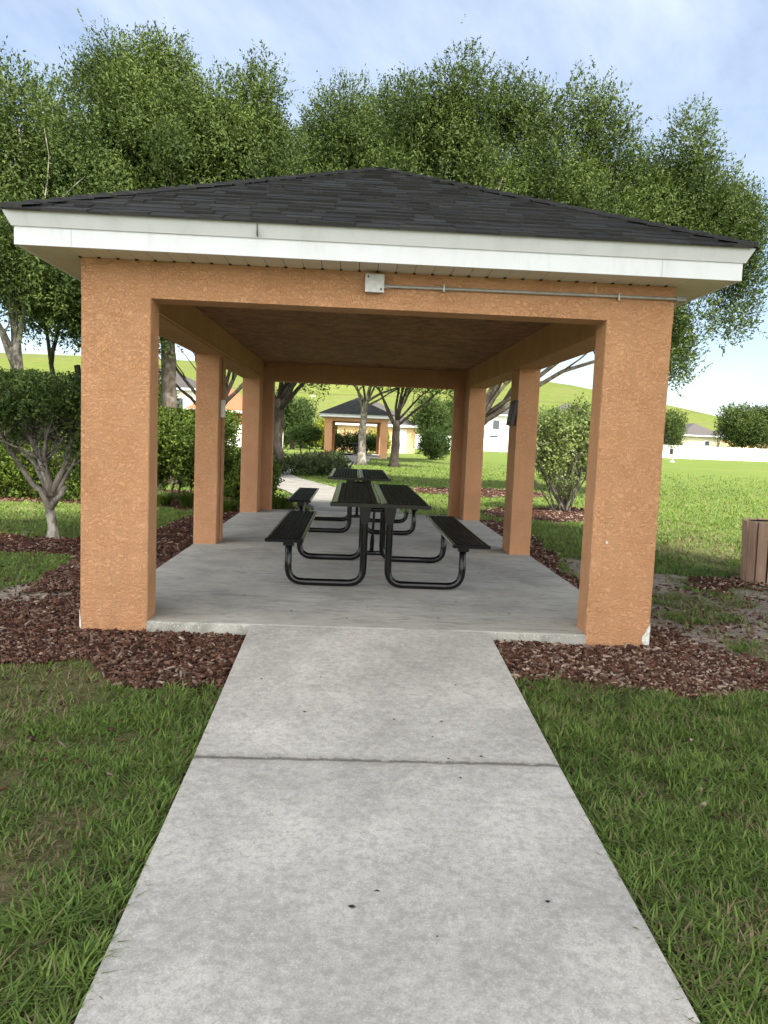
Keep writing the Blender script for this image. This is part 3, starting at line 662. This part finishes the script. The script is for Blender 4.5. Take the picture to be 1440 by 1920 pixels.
oak('oak_tree', 'dark many stemmed oak behind the clipped shrub, nearest the front left pillar', (-4.35, 13.3), 2.7, (0, 0), .13,
    [(-5.3, 13.3, 6), (-4.4, 13.2, 6.8), (-3.4, 13, 6.2), (-4.9, 12.8, 4.5), (-3.8, 12.6, 4.6)],
    [(-4.3, 13.1, 5.8, 1.9, 1.7, 2.0, .6), (-4.2, 12.8, 4.2, 1.9, 1.3, .8, .4), (-3.4, 12.8, 3.7, 1.2, 1.0, .5, .12)], 190, 15000, B_, M['barkD'], 9, .42, group=GT,
    multi=[(-.9, 0, .075), (-.35, .1, .10), (.05, -.1, .11), (.45, .1, .10), (.85, 0, .08)], L_=.085, W_=.036)
oak('oak_tree', 'slim oak with upswept branches seen between the left middle and rear pillars', (-2.72, 20), 1.75, (.05, 0), .16,
    [(-4.4, 20, 4), (-3.7, 20.3, 4.8), (-3.1, 19.8, 5.2), (-2.5, 20.2, 5.2), (-2.0, 19.7, 5), (-1.4, 20, 4.4), (-4.6, 20, 3.2), (-.9, 20, 3.4)],
    [(-2.7, 20, 6.0, 2.6, 2.3, 1.9, 1)], 120, 8000, B_, M['barkD'], 10, .45, group=GT, lr=.5)
pm_ = [(-.1, 11.9, .8), (1.0, 13.0, .9), (2.6, 13.2, .65), (1.85, 12.4, .9), (3.7, 12.4, .9), (.2, 12.3, .8)]
oak('oak_tree', 'dark trunked oak at the left of the rear opening, crown above the roof peak', (-.82, 22), 2.5, (-.05, 0), .20,
    [(-.6, 22, 9.5), (1, 22, 10), (2.6, 22, 9.5), (3.6, 22, 8.5), (.6, 20.5, 4.1), (1.4, 21.5, 4.4), (-2.2, 22, 6), (.2, 22, 3.9)],
    [(1.5, 22, 8.6, 3.7, 3.0, 3.2, .55), (.6, 22, 5.3, 2.6, 2.4, .9, .12), (-.2, 21.5, 4.0, 1.6, 1.2, .35, .04), (1.6, 22, 10.5, 2.6, 2.0, 1.7, .15)] + [plume(x, 22 + random.uniform(-.6, .6), z, r, 3.4, .06 * r) for x, z, r in pm_],
    260, 26000, A_, M['barkD'], 12, .55, L_=.10, W_=.044, group=GT)
for (bx, by, f_, tr_, bk, sd_, lab) in ((2.12, 30.7, 2.9, .185, M['barkP'], 13, 'pale lichened oak trunk in front of the distant shelter'), (3.62, 30.2, 2.1, .20, M['barkD'], 14, 'dark oak with flared roots right of the distant shelter')):
    oak('oak_tree', lab, (bx, by), f_, (.1 if sd_ == 13 else .02, 0), tr_,
        [(bx - 2.6, by, 4.6), (bx + 2.4, by, 4.3), (bx - 1.2, by, 5.2), (bx + 1.3, by + .4, 5.4), (bx + .4, by - .5, 5.6), (bx + 3.0, by - .6, 4.0), (bx - .5, by, 6), (bx + .8, by, 5)],
        [(bx, by, 7.2, 3.6, 3.3, 2.7, .85), (bx + 1.6, by - .6, 4.2, 1.7, 1.4, .35, .10), (bx - 2.0, by, 4.5, 1.4, 1.4, .4, .07)], 150, 8000, B_, bk, sd_, .6, L_=.13, W_=.055, group=GT, lr=.36)
oak('oak_tree', 'added far oak hidden behind the rear right pillar to shade the distant shelter', (8.2, 36), 4.2, (-.2, 0), .25,  # unseen oak, added to keep the sun off the distant shelter
    [(5, 36, 7.5), (7, 36, 8.5), (9, 36, 8), (10.5, 36, 7), (7, 34, 7)], [(6.2, 36.3, 8.9, 4.9, 4.7, 1.9, 1)], 260, 17000, B_, M['bark'], 17, .75, L_=.17, W_=.09, group=GT)
# tree outside the picture that shades the path and the front of the shelter
oak('oak_tree', 'large oak standing outside the picture to the right that shades the front of the shelter', (8.6, -4.6), 4.5, (-1.2, .3), .3,
    [(3, -3, 8), (5.5, -2, 9), (8, -2, 8), (5, -5, 8), (8, -6, 8), (5.5, 0, 8.5)],
    [(5.7, -4.0, 8.8, 5.6, 6.3, 1.9, .82), (7.3, 1.3, 9.6, 3.0, 2.9, 1.3, .18)], 480, 42000, B_, M['bark'], 15, .8, L_=.15, W_=.07, group='shade tree by the path')

def shrub(name, label, cat, base, ell, nclump, nleaf, lm, bark, seed, size=.18, L_=.05, W_=.026, stems=None, group=None, flat=None, twig=.14, sub=4, fo='foliage', zs=-.05, ktw=2):
    random.seed(seed); bx, by = base; t = empty(name, label, cat, (bx, by, 0), 0, group)
    if stems:
        mb = MB()
        for (x0, y0, x1, y1, z1, r0) in stems:
            q = wander((x0 - bx, y0 - by, zs), (x1 - bx, y1 - by, z1), 7, .22); mb.tube(q, [max(.003, r0 * (1 - .75 * i / 7)) for i in range(8)], 6, wob=.08)
            for k in range(sub):
                i = random.randint(2, 6); e_ = q[i] + Vector((random.gauss(0, .25), random.gauss(0, .25), random.uniform(.12, .42)))
                w_ = wander(q[i], e_, 4, .2); mb.tube(w_, [max(.002, r0 * .42 * (1 - .2 * j)) for j in range(5)], 5)
                for kk in range(ktw):
                    e2 = w_[3] + Vector((random.gauss(0, .16), random.gauss(0, .16), random.uniform(.05, .3))); mb.tube(wander(w_[2], e2, 3, .2), [.0045, .004, .003, .002], 4)
        mb.build('stems', bark, t, smooth=True)
    cs, rs = subclump([(a - bx, b - by, c_, d, e, f, g) for (a, b, c_, d, e, f, g) in ell], nclump, size, seed)
    V, Q, rn = leaves(cs, rs, nleaf, L_, W_, seed=seed, twig=twig, nl=5, flat=flat)
    fast(fo, V, Q, lm, rn, t); return t
# clipped shrub on the left
shrub('clipped_shrub', 'flat topped clipped shrub with bare grey twisted trunk left of the front left pillar', 'shrub', (-1.75, 4.15),
      [(-1.95, 4.2, 1.62, .95, .7, .30, .75), (-2.4, 4.2, 1.35, .55, .5, .28, .14), (-1.3, 4.3, 1.35, .45, .5, .25, .08), (-1.9, 4.3, 1.1, .9, .4, .3, .05), (-1.8, 4.2, .85, .7, .4, .25, .03)], 150, 4700, M['leafS'], M['barkP'], 21, .14, .045, .024,
      stems=[(-1.75, 4.15, -2.15, 4.15, 1.5, .055), (-1.75, 4.15, -1.45, 4.2, 1.45, .045), (-1.80, 4.15, -2.6, 4.1, 1.5, .038), (-1.78, 4.17, -1.85, 4.3, 1.55, .042), (-1.72, 4.15, -1.2, 4.3, 1.4, .032), (-1.78, 4.15, -2.35, 4.4, 1.4, .03), (-1.76, 4.15, -1.62, 4.0, 1.5, .03)], flat=1.92, sub=7, zs=.5, ktw=5)
mb = MB(); mb.tube([(0, 0, -.1), (0, 0, .02), (.01, 0, .12), (-.02, .01, .28), (-.05, .01, .42), (-.12, 0, .55)], [.11, .078, .056, .052, .048, .04], 14, wob=.13); mb.tube([(-.03, 0, .36), (.06, .01, .50), (.15, .02, .62)], [.05, .04, .032], 9, wob=.1)
mb.build('trunk', M['barkP'], [o for o in COL.objects if o.name.startswith('clipped_shrub')][0], smooth=True)
# hedges behind
GH = 'hedge shrubs along the left bed'
def hedge_ell(x0, x1, y0, y1, z0, z1, st=.5):
    o = []; x = x0
    while x < x1:
        for z in np.arange(z0 + .25, z1, .45):
            o.append((x + random.uniform(-.1, .1), random.uniform(y0, y1), min(z, z1 - .25), .38, .45, .32, .02))
        x += st
    k = sum(e[6] for e in o); return [e[:6] + (e[6] / k,) for e in o]
def hstems(x0, x1, y, z, n, r=.022): return [(a := random.uniform(x0, x1), y, a + random.uniform(-.3, .3), y + random.uniform(-.2, .3), z * random.uniform(.6, .9), r) for _ in range(n)]
random.seed(3)
shrub('tall_hedge', 'tall clipped green hedge seen between the front and middle left pillars', 'hedge', (-1.3, 9.3), hedge_ell(-2.3, -.7, 9.0, 9.7, .35, 1.68), 300, 9000, M['leafH'], M['barkD'], 22, .17, .055, .03, stems=hstems(-2.2, -.6, 9.2, 1.5, 8), group=GH, flat=1.70, twig=.12, sub=3)
shrub('low_hedge', 'low yellow green hedge behind the clipped shrub at the left edge', 'hedge', (-3.6, 9.2), hedge_ell(-5.2, -2.6, 8.9, 9.6, .05, .95), 260, 7000, M['leafH'], M['barkD'], 23, .17, .055, .03, stems=hstems(-5, -2.6, 9.1, .7, 6), group=GH, flat=.98, twig=.12, sub=3)
shrub('dark_hedge', 'taller dark hedge row behind the low hedge at the left edge', 'hedge', (-5.2, 11), hedge_ell(-7.5, -3.0, 10.6, 11.3, .3, 1.7, .6), 260, 7000, M['leafS'], M['barkD'], 33, .2, .06, .034, stems=hstems(-7, -3.2, 10.8, 1.4, 8), group=GH, flat=1.8, twig=.12, sub=3)
shrub('round_bush', 'small yellow green topped bush by the rear left pillar', 'bush', (-.15, 9.0), [(-.35, 9.1, .5, .45, .4, .4, .5), (.1, 9.0, .45, .36, .35, .32, .4)], 90, 3600, M['leafH'], M['barkD'], 24, .13, .055, .03, stems=hstems(-.5, .3, 9.0, .6, 5, .014), group=GH, twig=.1, sub=3)
# loose shrub on the right with pale stems
shrub('loose_shrub', 'loose pale green shrub with many whitish bare stems right of the right middle pillar', 'shrub', (5.95, 10.2),
      [(6.0, 10.2, 1.6, .85, .75, .42, .55), (5.5, 10.1, 1.2, .4, .5, .4, .15), (6.5, 10.2, 1.15, .5, .5, .45, .15), (5.9, 10.1, .75, .6, .5, .4, .05)], 105, 3900, M['leafP'], M['barkP'], 25, .17, .06, .034,
      stems=[(5.95 + random.uniform(-.12, .12), 10.2, 5.95 + random.uniform(-.95, .8), 10.2 + random.uniform(-.5, .5), random.uniform(1.2, 1.9), random.uniform(.014, .024)) for _ in range(24)], sub=5)
# ornamental grass clumps
def clump(name, label, x, y, n, h, spread, seed, group):
    rg = np.random.default_rng(seed); a = rg.random(n) * 6.283; r0 = rg.random(n) ** .5 * spread * .45; ln = h * (.6 + .6 * rg.random(n))
    B0 = np.stack([np.cos(a) * r0, np.sin(a) * r0, np.zeros(n)], 1); dr = np.stack([np.cos(a + rg.normal(size=n) * .5), np.sin(a + rg.normal(size=n) * .5), np.zeros(n)], 1)
    out_ = (.25 + .55 * rg.random(n))[:, None]; w_ = np.stack([-dr[:, 1], dr[:, 0], 0 * a], 1) * .006; V = []
    for u, ww in ((0, 1), (.4, 1), (.75, .8), (1, .15)):
        c_ = B0 + dr * out_ * ln[:, None] * u ** 1.8; c_[:, 2] += ln * (u - .38 * u ** 3); V += [c_ - w_ * ww, c_ + w_ * ww]
    V = np.stack(V, 1); b = (np.arange(n) * 8)[:, None]; Q = np.concatenate([b + np.array([[2 * i, 2 * i + 1, 2 * i + 3, 2 * i + 2]]) for i in range(3)]); 
    o = fast(name, V.reshape(-1, 3), Q, M['leafH'], np.tile(rg.random(n) * .7, 3)); o.location = (x, y, 0); return tag(o, label, 'ornamental grass', group)
GC = 'grassy clumps in the left beds'
clump('grass_clump', 'arching grassy clump at the foot of the tall hedge nearest the middle left pillar', -.95, 8.35, 420, .42, .5, 1, GC)
clump('grass_clump', 'arching grassy clump at the foot of the tall hedge further left beside the front pillar', -1.6, 8.5, 300, .36, .5, 2, GC)
clump('grass_clump', 'bright grassy clump just right of the rear left pillar by the path', .42, 8.75, 460, .36, .6, 3, GC)
clump('grass_clump', 'grassy clump seen between the middle and rear left pillars', -.38, 7.9, 300, .3, .5, 4, GC)
# ground cover beds behind
rg = np.random.default_rng(44); n = 520
gxs = rg.uniform(-3.5, 1.5, n); gys = rg.uniform(19.5, 27.5, n); keep = (gxs < 1.4 - (gys - 19) * .02) & ~((np.abs(gxs - np.interp(gys, [17.8, 20.5, 24, 27.5], [-.55, -1.1, -.9, 0])) < .85) & (gys > 20))
cs = np.stack([gxs, gys, .2 + .15 * rg.random(n)], 1)[keep]; rs = np.tile([.3, .3, .24], (len(cs), 1))
V, Q, rn = leaves(cs, rs, 5200, .11, .05, seed=4, twig=.15, nl=5)
tag(fast('ground_cover', V, Q, M['leafC'], rn), 'low dark ground cover bed behind the shelter left of the tree trunks', 'ground cover', kind='stuff')
# far shrubs
shrub('round_shrub', 'round clipped dark shrub on the lawn right of the dark trunk', 'shrub', (6.85, 44.5), [(6.85, 44.5, .95, 1.05, 1.0, .8, 1)], 110, 3000, M['leafS'], M['barkP'], 26, .26, .10, .055, stems=[(6.85, 44.5, 6.85 + random.uniform(-.8, .8), 44.5, 1.2, .04) for _ in range(7)], twig=.2)
shrub('topiary_shrub', 'small oval topiary shrub on thin legs left of the distant shelter', 'shrub', (-1.25, 44), [(-1.2, 44, 1.3, .9, .8, .40, 1)], 70, 2200, M['leafS'], M['barkD'], 27, .22, .10, .05, stems=[(-1.5, 44, -1.6, 44, 1.2, .05), (-1.0, 44, -.9, 44, 1.2, .05)], twig=.18)
shrub('dark_shrub_row', 'dark shrub row seen through the distant shelter behind its table', 'shrub', (2.2, 51.5), hedge_ell(.2, 4.2, 51, 52, .1, 1.3, .6), 120, 2800, M['leafS'], M['barkD'], 28, .26, .12, .06, twig=.2)
shrub('yellow_shrub', 'bright yellow green bush seen in the right of the distant shelter opening', 'bush', (3.6, 54), [(3.6, 54, 1.0, .9, .7, .75, 1)], 50, 1400, M['leafY'], M['barkD'], 29, .3, .12, .06, twig=.2)
shrub('yellow_shrub', 'yellow green round bush left of the distant shelter roof', 'bush', (-.9, 62), [(-.9, 62, 1.5, 1.3, 1, 1.0, 1)], 60, 1600, M['leafY'], M['barkD'], 30, .4, .15, .08, twig=.2)
shrub('far_hedge', 'dark far hedge left of the distant shelter beyond the topiary', 'hedge', (-3, 64), hedge_ell(-7.5, .4, 63.5, 64.5, .1, 1.7, .7), 150, 3400, M['leafS'], M['barkD'], 31, .35, .15, .08, twig=.2)

def fartree(label, x, y, zb, zt, rx, seed, lm, n=3500, group='far trees', conif=False, tr=.18):
    h = zt - zb
    return oak('far_tree', label, (x, y), max(1.0, zb + h * .1), (0, 0), tr, [(x + random.uniform(-rx, rx) * .7, y, zb + h * random.uniform(.4, .8)) for _ in range(5)],
               [(x, y, zb + h * .5, rx, rx * .8, h * .48, .7), (x - rx * .3, y, zb + h * .62, rx * .6, rx * .6, h * .36, .25), (x + rx * .5, y, zb + h * .3, rx * .5, rx * .5, h * .25, .15)], 48, n, lm, M['barkD'], seed, rx * .27, L_=rx * .075, W_=rx * .04, group=group, sub=2, twig=rx * .14)
fartree('dusky green tree right of the dark trunk and behind the round shrub', 8.2, 60, .9, 4.9, 1.75, 41, B_, 3600)
fartree('small green tree left of the distant shelter roof', -3.2, 58, .9, 4.4, 1.9, 42, B_, 3600)
fartree('small green tree before the two storey white house', 24.3, 84, 1.2, 4.9, 2.3, 43, M['leafP'], 2400)
fartree('dark green tree partly behind the front right pillar', 42.6, 96, 1.0, 6.4, 2.5, 44, A_, 3600)
fartree('wide grey green tree above the white fence near the right edge', 56.4, 103, 1.6, 7.8, 3.6, 45, A_, 4200)
fartree('dark green tree cut by the right edge above the white fence', 62.0, 106, 1.4, 8.2, 3.4, 46, B_, 3600)
fartree('narrow upright green tree between the houses on the right', 60.0, 118, .5, 5.6, .8, 47, B_, 600)
fartree('tree at the foot of the hill seen right of the distant shelter', 15.5, 100, 1.0, 6.4, 3.0, 48, B_, 3000)
fartree('bushy tree left of the thick mottled trunk', -11.5, 40, 1.2, 5.5, 2.6, 49, A_, 4200)

# ------------------------------------------------------------------ houses
def house(name, label, x0, x1, y0, dep, ze, zr, wall, roof, wins=(), door=None, ov=.45, group=None, cat='house', storey=None):
    cx = (x0 + x1) / 2; t = empty(name, label, cat, (cx, y0, 0), 0, group); a, b = x0 - cx, x1 - cx
    MB().box(a, 0, -.1, b, dep, ze).build('wall', wall, t)
    mb = MB(); o = ov; hd = min(b - a, dep) / 2 + o
    if b - a >= dep: r0, r1 = (a - o + hd, dep / 2, zr), (b + o - hd, dep / 2, zr)
    else: r0, r1 = ((a + b) / 2, -o + hd, zr), ((a + b) / 2, dep + o - hd, zr)
    c = [(a - o, -o, ze + .02), (b + o, -o, ze + .02), (b + o, dep + o, ze + .02), (a - o, dep + o, ze + .02)]
    if b - a >= dep: mb.add(c + [r0, r1], [(0, 1, 5, 4), (1, 2, 5), (2, 3, 4, 5), (3, 0, 4)])
    else: mb.add(c + [r0, r1], [(0, 1, 4), (1, 2, 5, 4), (2, 3, 5), (3, 0, 4, 5)])
    mb.add([(q[0], q[1], q[2] - .004) for q in c], [(3, 2, 1, 0)])
    rf = mb.build('roof', roof, t)
    mb = MB()
    for (p0, p1) in ((0, 1), (1, 2), (2, 3), (3, 0)):
        q0, q1 = c[p0], c[p1]; mb.box(min(q0[0], q1[0]) - .02, min(q0[1], q1[1]) - .02, ze - .2, max(q0[0], q1[0]) + .02, max(q0[1], q1[1]) + .02, ze + .01)
    mb.build('fascia', M['trim'], rf)
    for (wx0, wx1, z0, z1) in wins:
        f = MB().box(wx0 - cx - .08, -.06, z0 - .08, wx1 - cx + .08, -.005, z1 + .08).build('window', M['trim'], t); MB().box(wx0 - cx, -.075, z0, wx1 - cx, -.062, z1).build('pane', M['glass'], f)
    if door:
        wx0, wx1, z1 = door; MB().box(wx0 - cx, -.05, 0, wx1 - cx, -.004, z1).build('door', M['trim2'], t)
    return t
house('utility_building', 'low peach stucco building with pale grey hip roof behind the distant shelter', .35, 6.85, 60, 6.5, 2.35, 4.35, M['wallO'], M['greyroof'], door=(5.2, 6.1, 2.0), cat='building', ov=.25)
house('white_house', 'two storey white house with grey roof seen between the right rear and middle pillars', 22.0, 30.5, 118, 10, 5.5, 7.6, M['wallW'], M['greyroof'], wins=[(23.6, 24.6, 3.2, 4.6), (26.4, 27.6, 3.2, 4.6), (23.2, 24.4, 1.2, 2.2), (28.6, 29.6, 3.2, 4.6)])
house('white_garage_house', 'low white gabled house beside the round shrub right of the dark trunk', 13.4, 20.6, 112, 9, 2.9, 5.0, M['wallW'], M['greyroof'], wins=[(17, 18, 1, 2)])
house('tan_house', 'tan two storey house with dark grey roof behind the loose shrub', 31.8, 43.5, 121, 11, 5.0, 8.1, M['wallT'], M['greyroof'], wins=[(33, 34, 3, 4.3), (36, 37.2, 3, 4.3)])
house('cream_house', 'cream single storey house with grey hip roof above the white fence on the right', 54.6, 61.0, 119, 9, 3.6, 5.6, M['wallC'], M['greyroof'], wins=[(58.3, 59, 2.0, 2.7)])
house('cream_upper_house', 'grey roofed cream house rising behind the cream single storey house', 52.6, 58.0, 132, 8, 5.1, 7.6, M['wallC'], M['greyroof'])
house('peach_house', 'peach house with grey hip roof beside the wide tree on the right', 61.4, 70.5, 121, 9, 3.5, 5.4, M['wallO'], M['greyroof'])
house('white_left_house', 'white two storey house with grey roof behind the thick mottled trunk on the left', -23.0, -13.6, 74, 9, 5.3, 7.6, M['wallW'], M['greyroof'], wins=[(-19.5, -18.4, 3.1, 4.3), (-16.6, -15.4, 3.1, 4.3)])
house('red_roof_house', 'low house with red orange roof and walls seen between the left pillars', -12.1, -7.2, 62, 6, 3.0, 5.3, M['redroof'], M['redroof'], wins=[(-11.6, -10.9, 1.2, 2.4)])
# fences
def fence(name, label, p0, p1, h, step=2.4):
    a, b = Vector(p0), Vector(p1); ln = (b - a).length; k = round(ln / step); d = (b - a) / k; ang = math.atan2(d.y, d.x)
    t = empty(name, label, 'fence', p0, ang); L1 = d.length
    for i in range(k):
        MB().box(i * L1 + .06, -.02, .05, (i + 1) * L1 - .06, .02, h).build('panel', M['fence'], t)
    mb = MB()
    for i in range(k + 1):
        mb = MB(); mb.box(i * L1 - .06, -.06, -.05, i * L1 + .06, .06, h + .06)
        x = i * L1; z = h + .06; mb.add([(x - .075, -.075, z), (x + .075, -.075, z), (x + .075, .075, z), (x - .075, .075, z), (x, 0, z + .07)], [(0, 1, 4), (1, 2, 4), (2, 3, 4), (3, 0, 4), (3, 2, 1, 0)])
        mb.build('post', M['fence'], t)
    return t
fence('vinyl_fence', 'long white vinyl fence across the far side of the lawn on the right', (8, 88, 0), (72, 101, 0), 1.75)
fence('vinyl_fence', 'white vinyl fence on the left seen beside the rear left pillar', (-20, 57, 0), (-3.9, 57, 0), 1.9)
# post with dispenser on the far lawn
t = empty('dispenser_post', 'small post with grey box standing on the far lawn before the white fence', 'post', (33.3, 71, 0))
MB().box(-.05, -.04, 0, .05, .04, 1.25).build('post', M['galv'], t); MB().box(-.32, -.12, .75, -.04, .02, 1.3).build('box', M['liner'], t, bevel=.02); MB().box(.08, -.09, .8, .30, .01, 1.35).build('sign_plate', M['fence'], t)
mb = MB(); mb.tube([(0, 0, -.02), (0, 0, .12)], [.26, .16], 12); mb.build('footing', M['fence'], t)
# light poles below the hill
for (x, y, h, lab) in ((-7.5, 160, 9, 'slim pale lamp post in front of the hill left of the distant shelter'), (37.5, 165, 9.2, 'slim pale lamp post in front of the hill right of the trunks'), (78, 150, 9, 'slim pale lamp post near the right foot of the hill')):
    t = empty('lamp_post', lab, 'lamp post', (x, y, 0), 0, 'lamp posts below the hill'); mb = MB(); mb.tube([(0, 0, 0), (0, 0, h)], [.14, .08], 8); mb.build('pole', M['white'], t); MB().box(-.1, -.5, h, .9, .1, h + .14).build('lamp_head', M['white'], t)

# ------------------------------------------------------------------ grass blades, mulch, litter
rg = np.random.default_rng(77)
def ring_pts(n, d0, d1, power, a0=-40, a1=42):
    u = rg.random(n)
    if power == 0: d = np.sqrt(d0 ** 2 + u * (d1 ** 2 - d0 ** 2))
    else: d = d0 * (d1 / d0) ** u
    a = np.radians(rg.uniform(a0, a1, n)); return 1.75 + d * np.sin(a), -5.1 + d * np.cos(a), d
def outside(x, y):
    ok = ~((x > 1.10) & (x < 2.72) & (y < .02)); ok &= ~((x > -.01) & (x < 3.81) & (y > -.02) & (y < 7.85))
    cx = np.interp(y, [7.8, 9, 11, 13.2, 15.5, 17.8, 20.5, 24, 27.5, 31], [1.9, 1.85, 1.5, .95, .2, -.55, -1.1, -.9, 0, 1.1]); ok &= ~((np.abs(x - cx) < .82) & (y > 7.8) & (y < 32)); return ok
def blades(n, d0, d1, power, base_l, base_w, seed):
    x, y, d = ring_pts(n, d0, d1, power); ok = outside(x, y); x, y, d = x[ok], y[ok], d[ok]
    mu_, di_, ba_ = cover(x, y); tuft = fbm(x + 9, y + 4, 9)
    p = (1 - mu_) * (1 - di_ * .93) * (1 - ba_ * .88) * np.clip(.45 + (tuft - .3) * 2.2, .2, 1); p = p * np.clip(1 - (d - 16) / 32, 0, 1); ok = rg.random(len(x)) < p; x, y, d, tuft, ba_, di_ = (q[ok] for q in (x, y, d, tuft, ba_, di_))
    k = len(x); sc = 1 + np.clip(d - 5, 0, 40) * .085; ln = base_l * sc ** .55 * (.55 + .8 * rg.random(k)) * (.65 + .7 * tuft)
    edge = ((np.abs(x - 1.91) < 1.1) & (y < -.7)); ln *= np.where(edge, 1.15, 1); ln *= np.where((x < 1) & ~edge, .8, 1)
    wd = base_w * sc * (.7 + .6 * rg.random(k)); a = rg.random(k) * 6.283 ; lean = .45 + .95 * rg.random(k)
    dr = np.stack([np.cos(a), np.sin(a), 0 * a], 1); sd_ = np.stack([-np.sin(a), np.cos(a), 0 * a], 1)
    z0 = gz(x, y) + (fbm(x, y, 1.7) - .5) * .035 * ((x > -7) & (x < 9) & (y < 17)); P = np.stack([x, y, z0 - .006], 1); V = []
    for u, ww in ((0, .8), (.5, 1), (1, .12)):
        c_ = P + dr * (lean * ln * u ** 1.6)[:, None]; c_[:, 2] += ln * (u - .35 * u * u * lean); V += [c_ - sd_ * (wd * ww * .5)[:, None], c_ + sd_ * (wd * ww * .5)[:, None]]
    V = np.stack(V, 1).reshape(-1, 3); b = (np.arange(k) * 6)[:, None]; Q = np.concatenate([b + np.array([[0, 1, 3, 2]]), b + np.array([[2, 3, 5, 4]])])
    dryp = .06 + .5 * ba_ + .3 * di_ + .12 * (fbm(x + 70, y, .9) > .55); dr_ = (rg.random(k) < dryp).astype(int)
    rn = np.clip(rg.random(k) * .55 + tuft * .6 - .1, 0, 1); return V, Q, np.tile(rn, 2), np.tile(dr_, 2)
parts = [blades(250000, 1.3, 5.4, 0, .054, .0060, 1), blades(210000, 5.2, 13, 1, .055, .0078, 2), blades(170000, 12, 48, 1, .05, .0085, 3)]
off = 0; VV, QQ, RR, MM = [], [], [], []
for V, Q, r0, mm in parts: VV.append(V); QQ.append(Q + off); RR.append(r0); MM.append(mm); off += len(V)
tag(fast('grass', np.concatenate(VV), np.concatenate(QQ), [M['blade'], M['dry']], np.concatenate(RR), mi=np.concatenate(MM)), 'short patchy green lawn grass on both sides of the concrete path', 'grass', kind='stuff')
def chips(n, d0, d1, power, thr=0):
    x, y, d = ring_pts(n, d0, d1, power); ok = outside(x, y); x, y, d = x[ok], y[ok], d[ok]; mu_, di_, _ = cover(x, y)
    ok = rg.random(len(x)) < np.maximum(mu_, di_ * .05 + .010); x, y, d = x[ok], y[ok], d[ok]; k = len(x); sc = 1 + np.clip(d - 6, 0, 30) * .06
    L1 = (.009 + .026 * rg.random(k) ** 2) * sc; W1 = L1 * (.18 + .3 * rg.random(k)); T1 = .0035 + .004 * rg.random(k)
    a = rg.random(k) * 6.283; tl = rg.normal(size=k) * .32; t2 = rg.normal(size=k) * .45
    u = np.stack([np.cos(a) * np.cos(tl), np.sin(a) * np.cos(tl), np.sin(tl)], 1); v = np.stack([-np.sin(a) * np.cos(t2), np.cos(a) * np.cos(t2), np.sin(t2)], 1); w_ = np.cross(u, v)
    C0 = np.stack([x, y, gz(x, y) + (fbm(x, y, 1.7) - .5) * .035 * ((x > -7) & (x < 9) & (y < 17)) + .012 * cover(x, y)[0] + rg.random(k) * .016], 1); V = []
    for (i, j, l) in ((-1, -.7, -1), (1, -.5, -1), (.8, .6, -1), (-.9, 1, -1), (-1, -.7, 1), (1, -.5, 1), (.8, .6, 1), (-.9, 1, 1)):
        V.append(C0 + u * (i * L1)[:, None] + v * (j * W1)[:, None] + w_ * (l * T1)[:, None])
    V = np.stack(V, 1).reshape(-1, 3); b = (np.arange(k) * 8)[:, None]
    Q = np.concatenate([b + np.array([q]) for q in ((0, 3, 2, 1), (4, 5, 6, 7), (0, 1, 5, 4), (1, 2, 6, 5), (2, 3, 7, 6), (3, 0, 4, 7))]); red = (x > 2.6) * .12
    return V, Q, np.tile(np.clip(rg.random(k) ** 1.15 + red, 0, 1), 6)
c1 = chips(150000, 3.2, 8.0, 0); c2 = chips(60000, 8.0, 24, 1)
tag(fast('mulch', np.concatenate([c1[0], c2[0]]), np.concatenate([c1[1], c2[1] + len(c1[0])]), M['mulch'], np.concatenate([c1[2], c2[2]])), 'brown bark mulch chips spread round the shelter pillars and planting beds', 'mulch', kind='stuff')
# dark leaf scraps on the concrete
def scrap(x, y, z, s_, a, label, group):
    mb = MB(); k = 7; vs = [(math.cos(a + q * 6.283 / k) * s_ * (1.0 if q % 2 else .6) * random.uniform(.7, 1.2), math.sin(a + q * 6.283 / k) * s_ * .55 * random.uniform(.6, 1.2), random.uniform(.001, .004)) for q in range(k)]
    mb.add([(0, 0, .006)] + vs, [(0, i + 1, (i + 1) % k + 1) for i in range(k)]); o = mb.build('leaf_scrap', M['liner'], None); o.location = (x, y, z); tag(o, label, 'leaf scrap', group)
def ptz(y): return np.interp(y, [-6, -1.84, 0], [-.245, -.040, .084]) + .001
for (px, py, s_) in ((1.30, -.95, .010), (1.56, -1.36, .012), (2.0, -1.42, .008), (2.23, -1.43, .011), (2.17, -1.6, .006), (2.22, -1.86 + .05, .008), (2.37, -1.78, .009), (2.25, -1.98, .010), (1.80, -2.82, .016), (1.88, -2.74, .010), (2.36, -.96, .008), (2.42, -2.78, .012), (2.05, -2.95, .005), (1.62, -.9, .005)):
    scrap(px, py, float(ptz(py)), s_, random.random() * 6, 'tiny dark leaf scrap lying on the pale concrete path', 'leaf scraps on the path')
for (px, py) in ((.95, .9), (1.35, .42), (2.9, 1.1), (2.95, .55), (3.2, 1.6), (1.9, .62), (2.6, .9), (.75, 2.1), (1.75, .25), (3.0, 2.3), (.9, 3.2), (2.4, .33)):
    scrap(px, py, SL + .001, random.uniform(.008, .016), random.random() * 6, 'tiny dark leaf scrap lying on the shelter floor slab', 'leaf scraps on the slab')
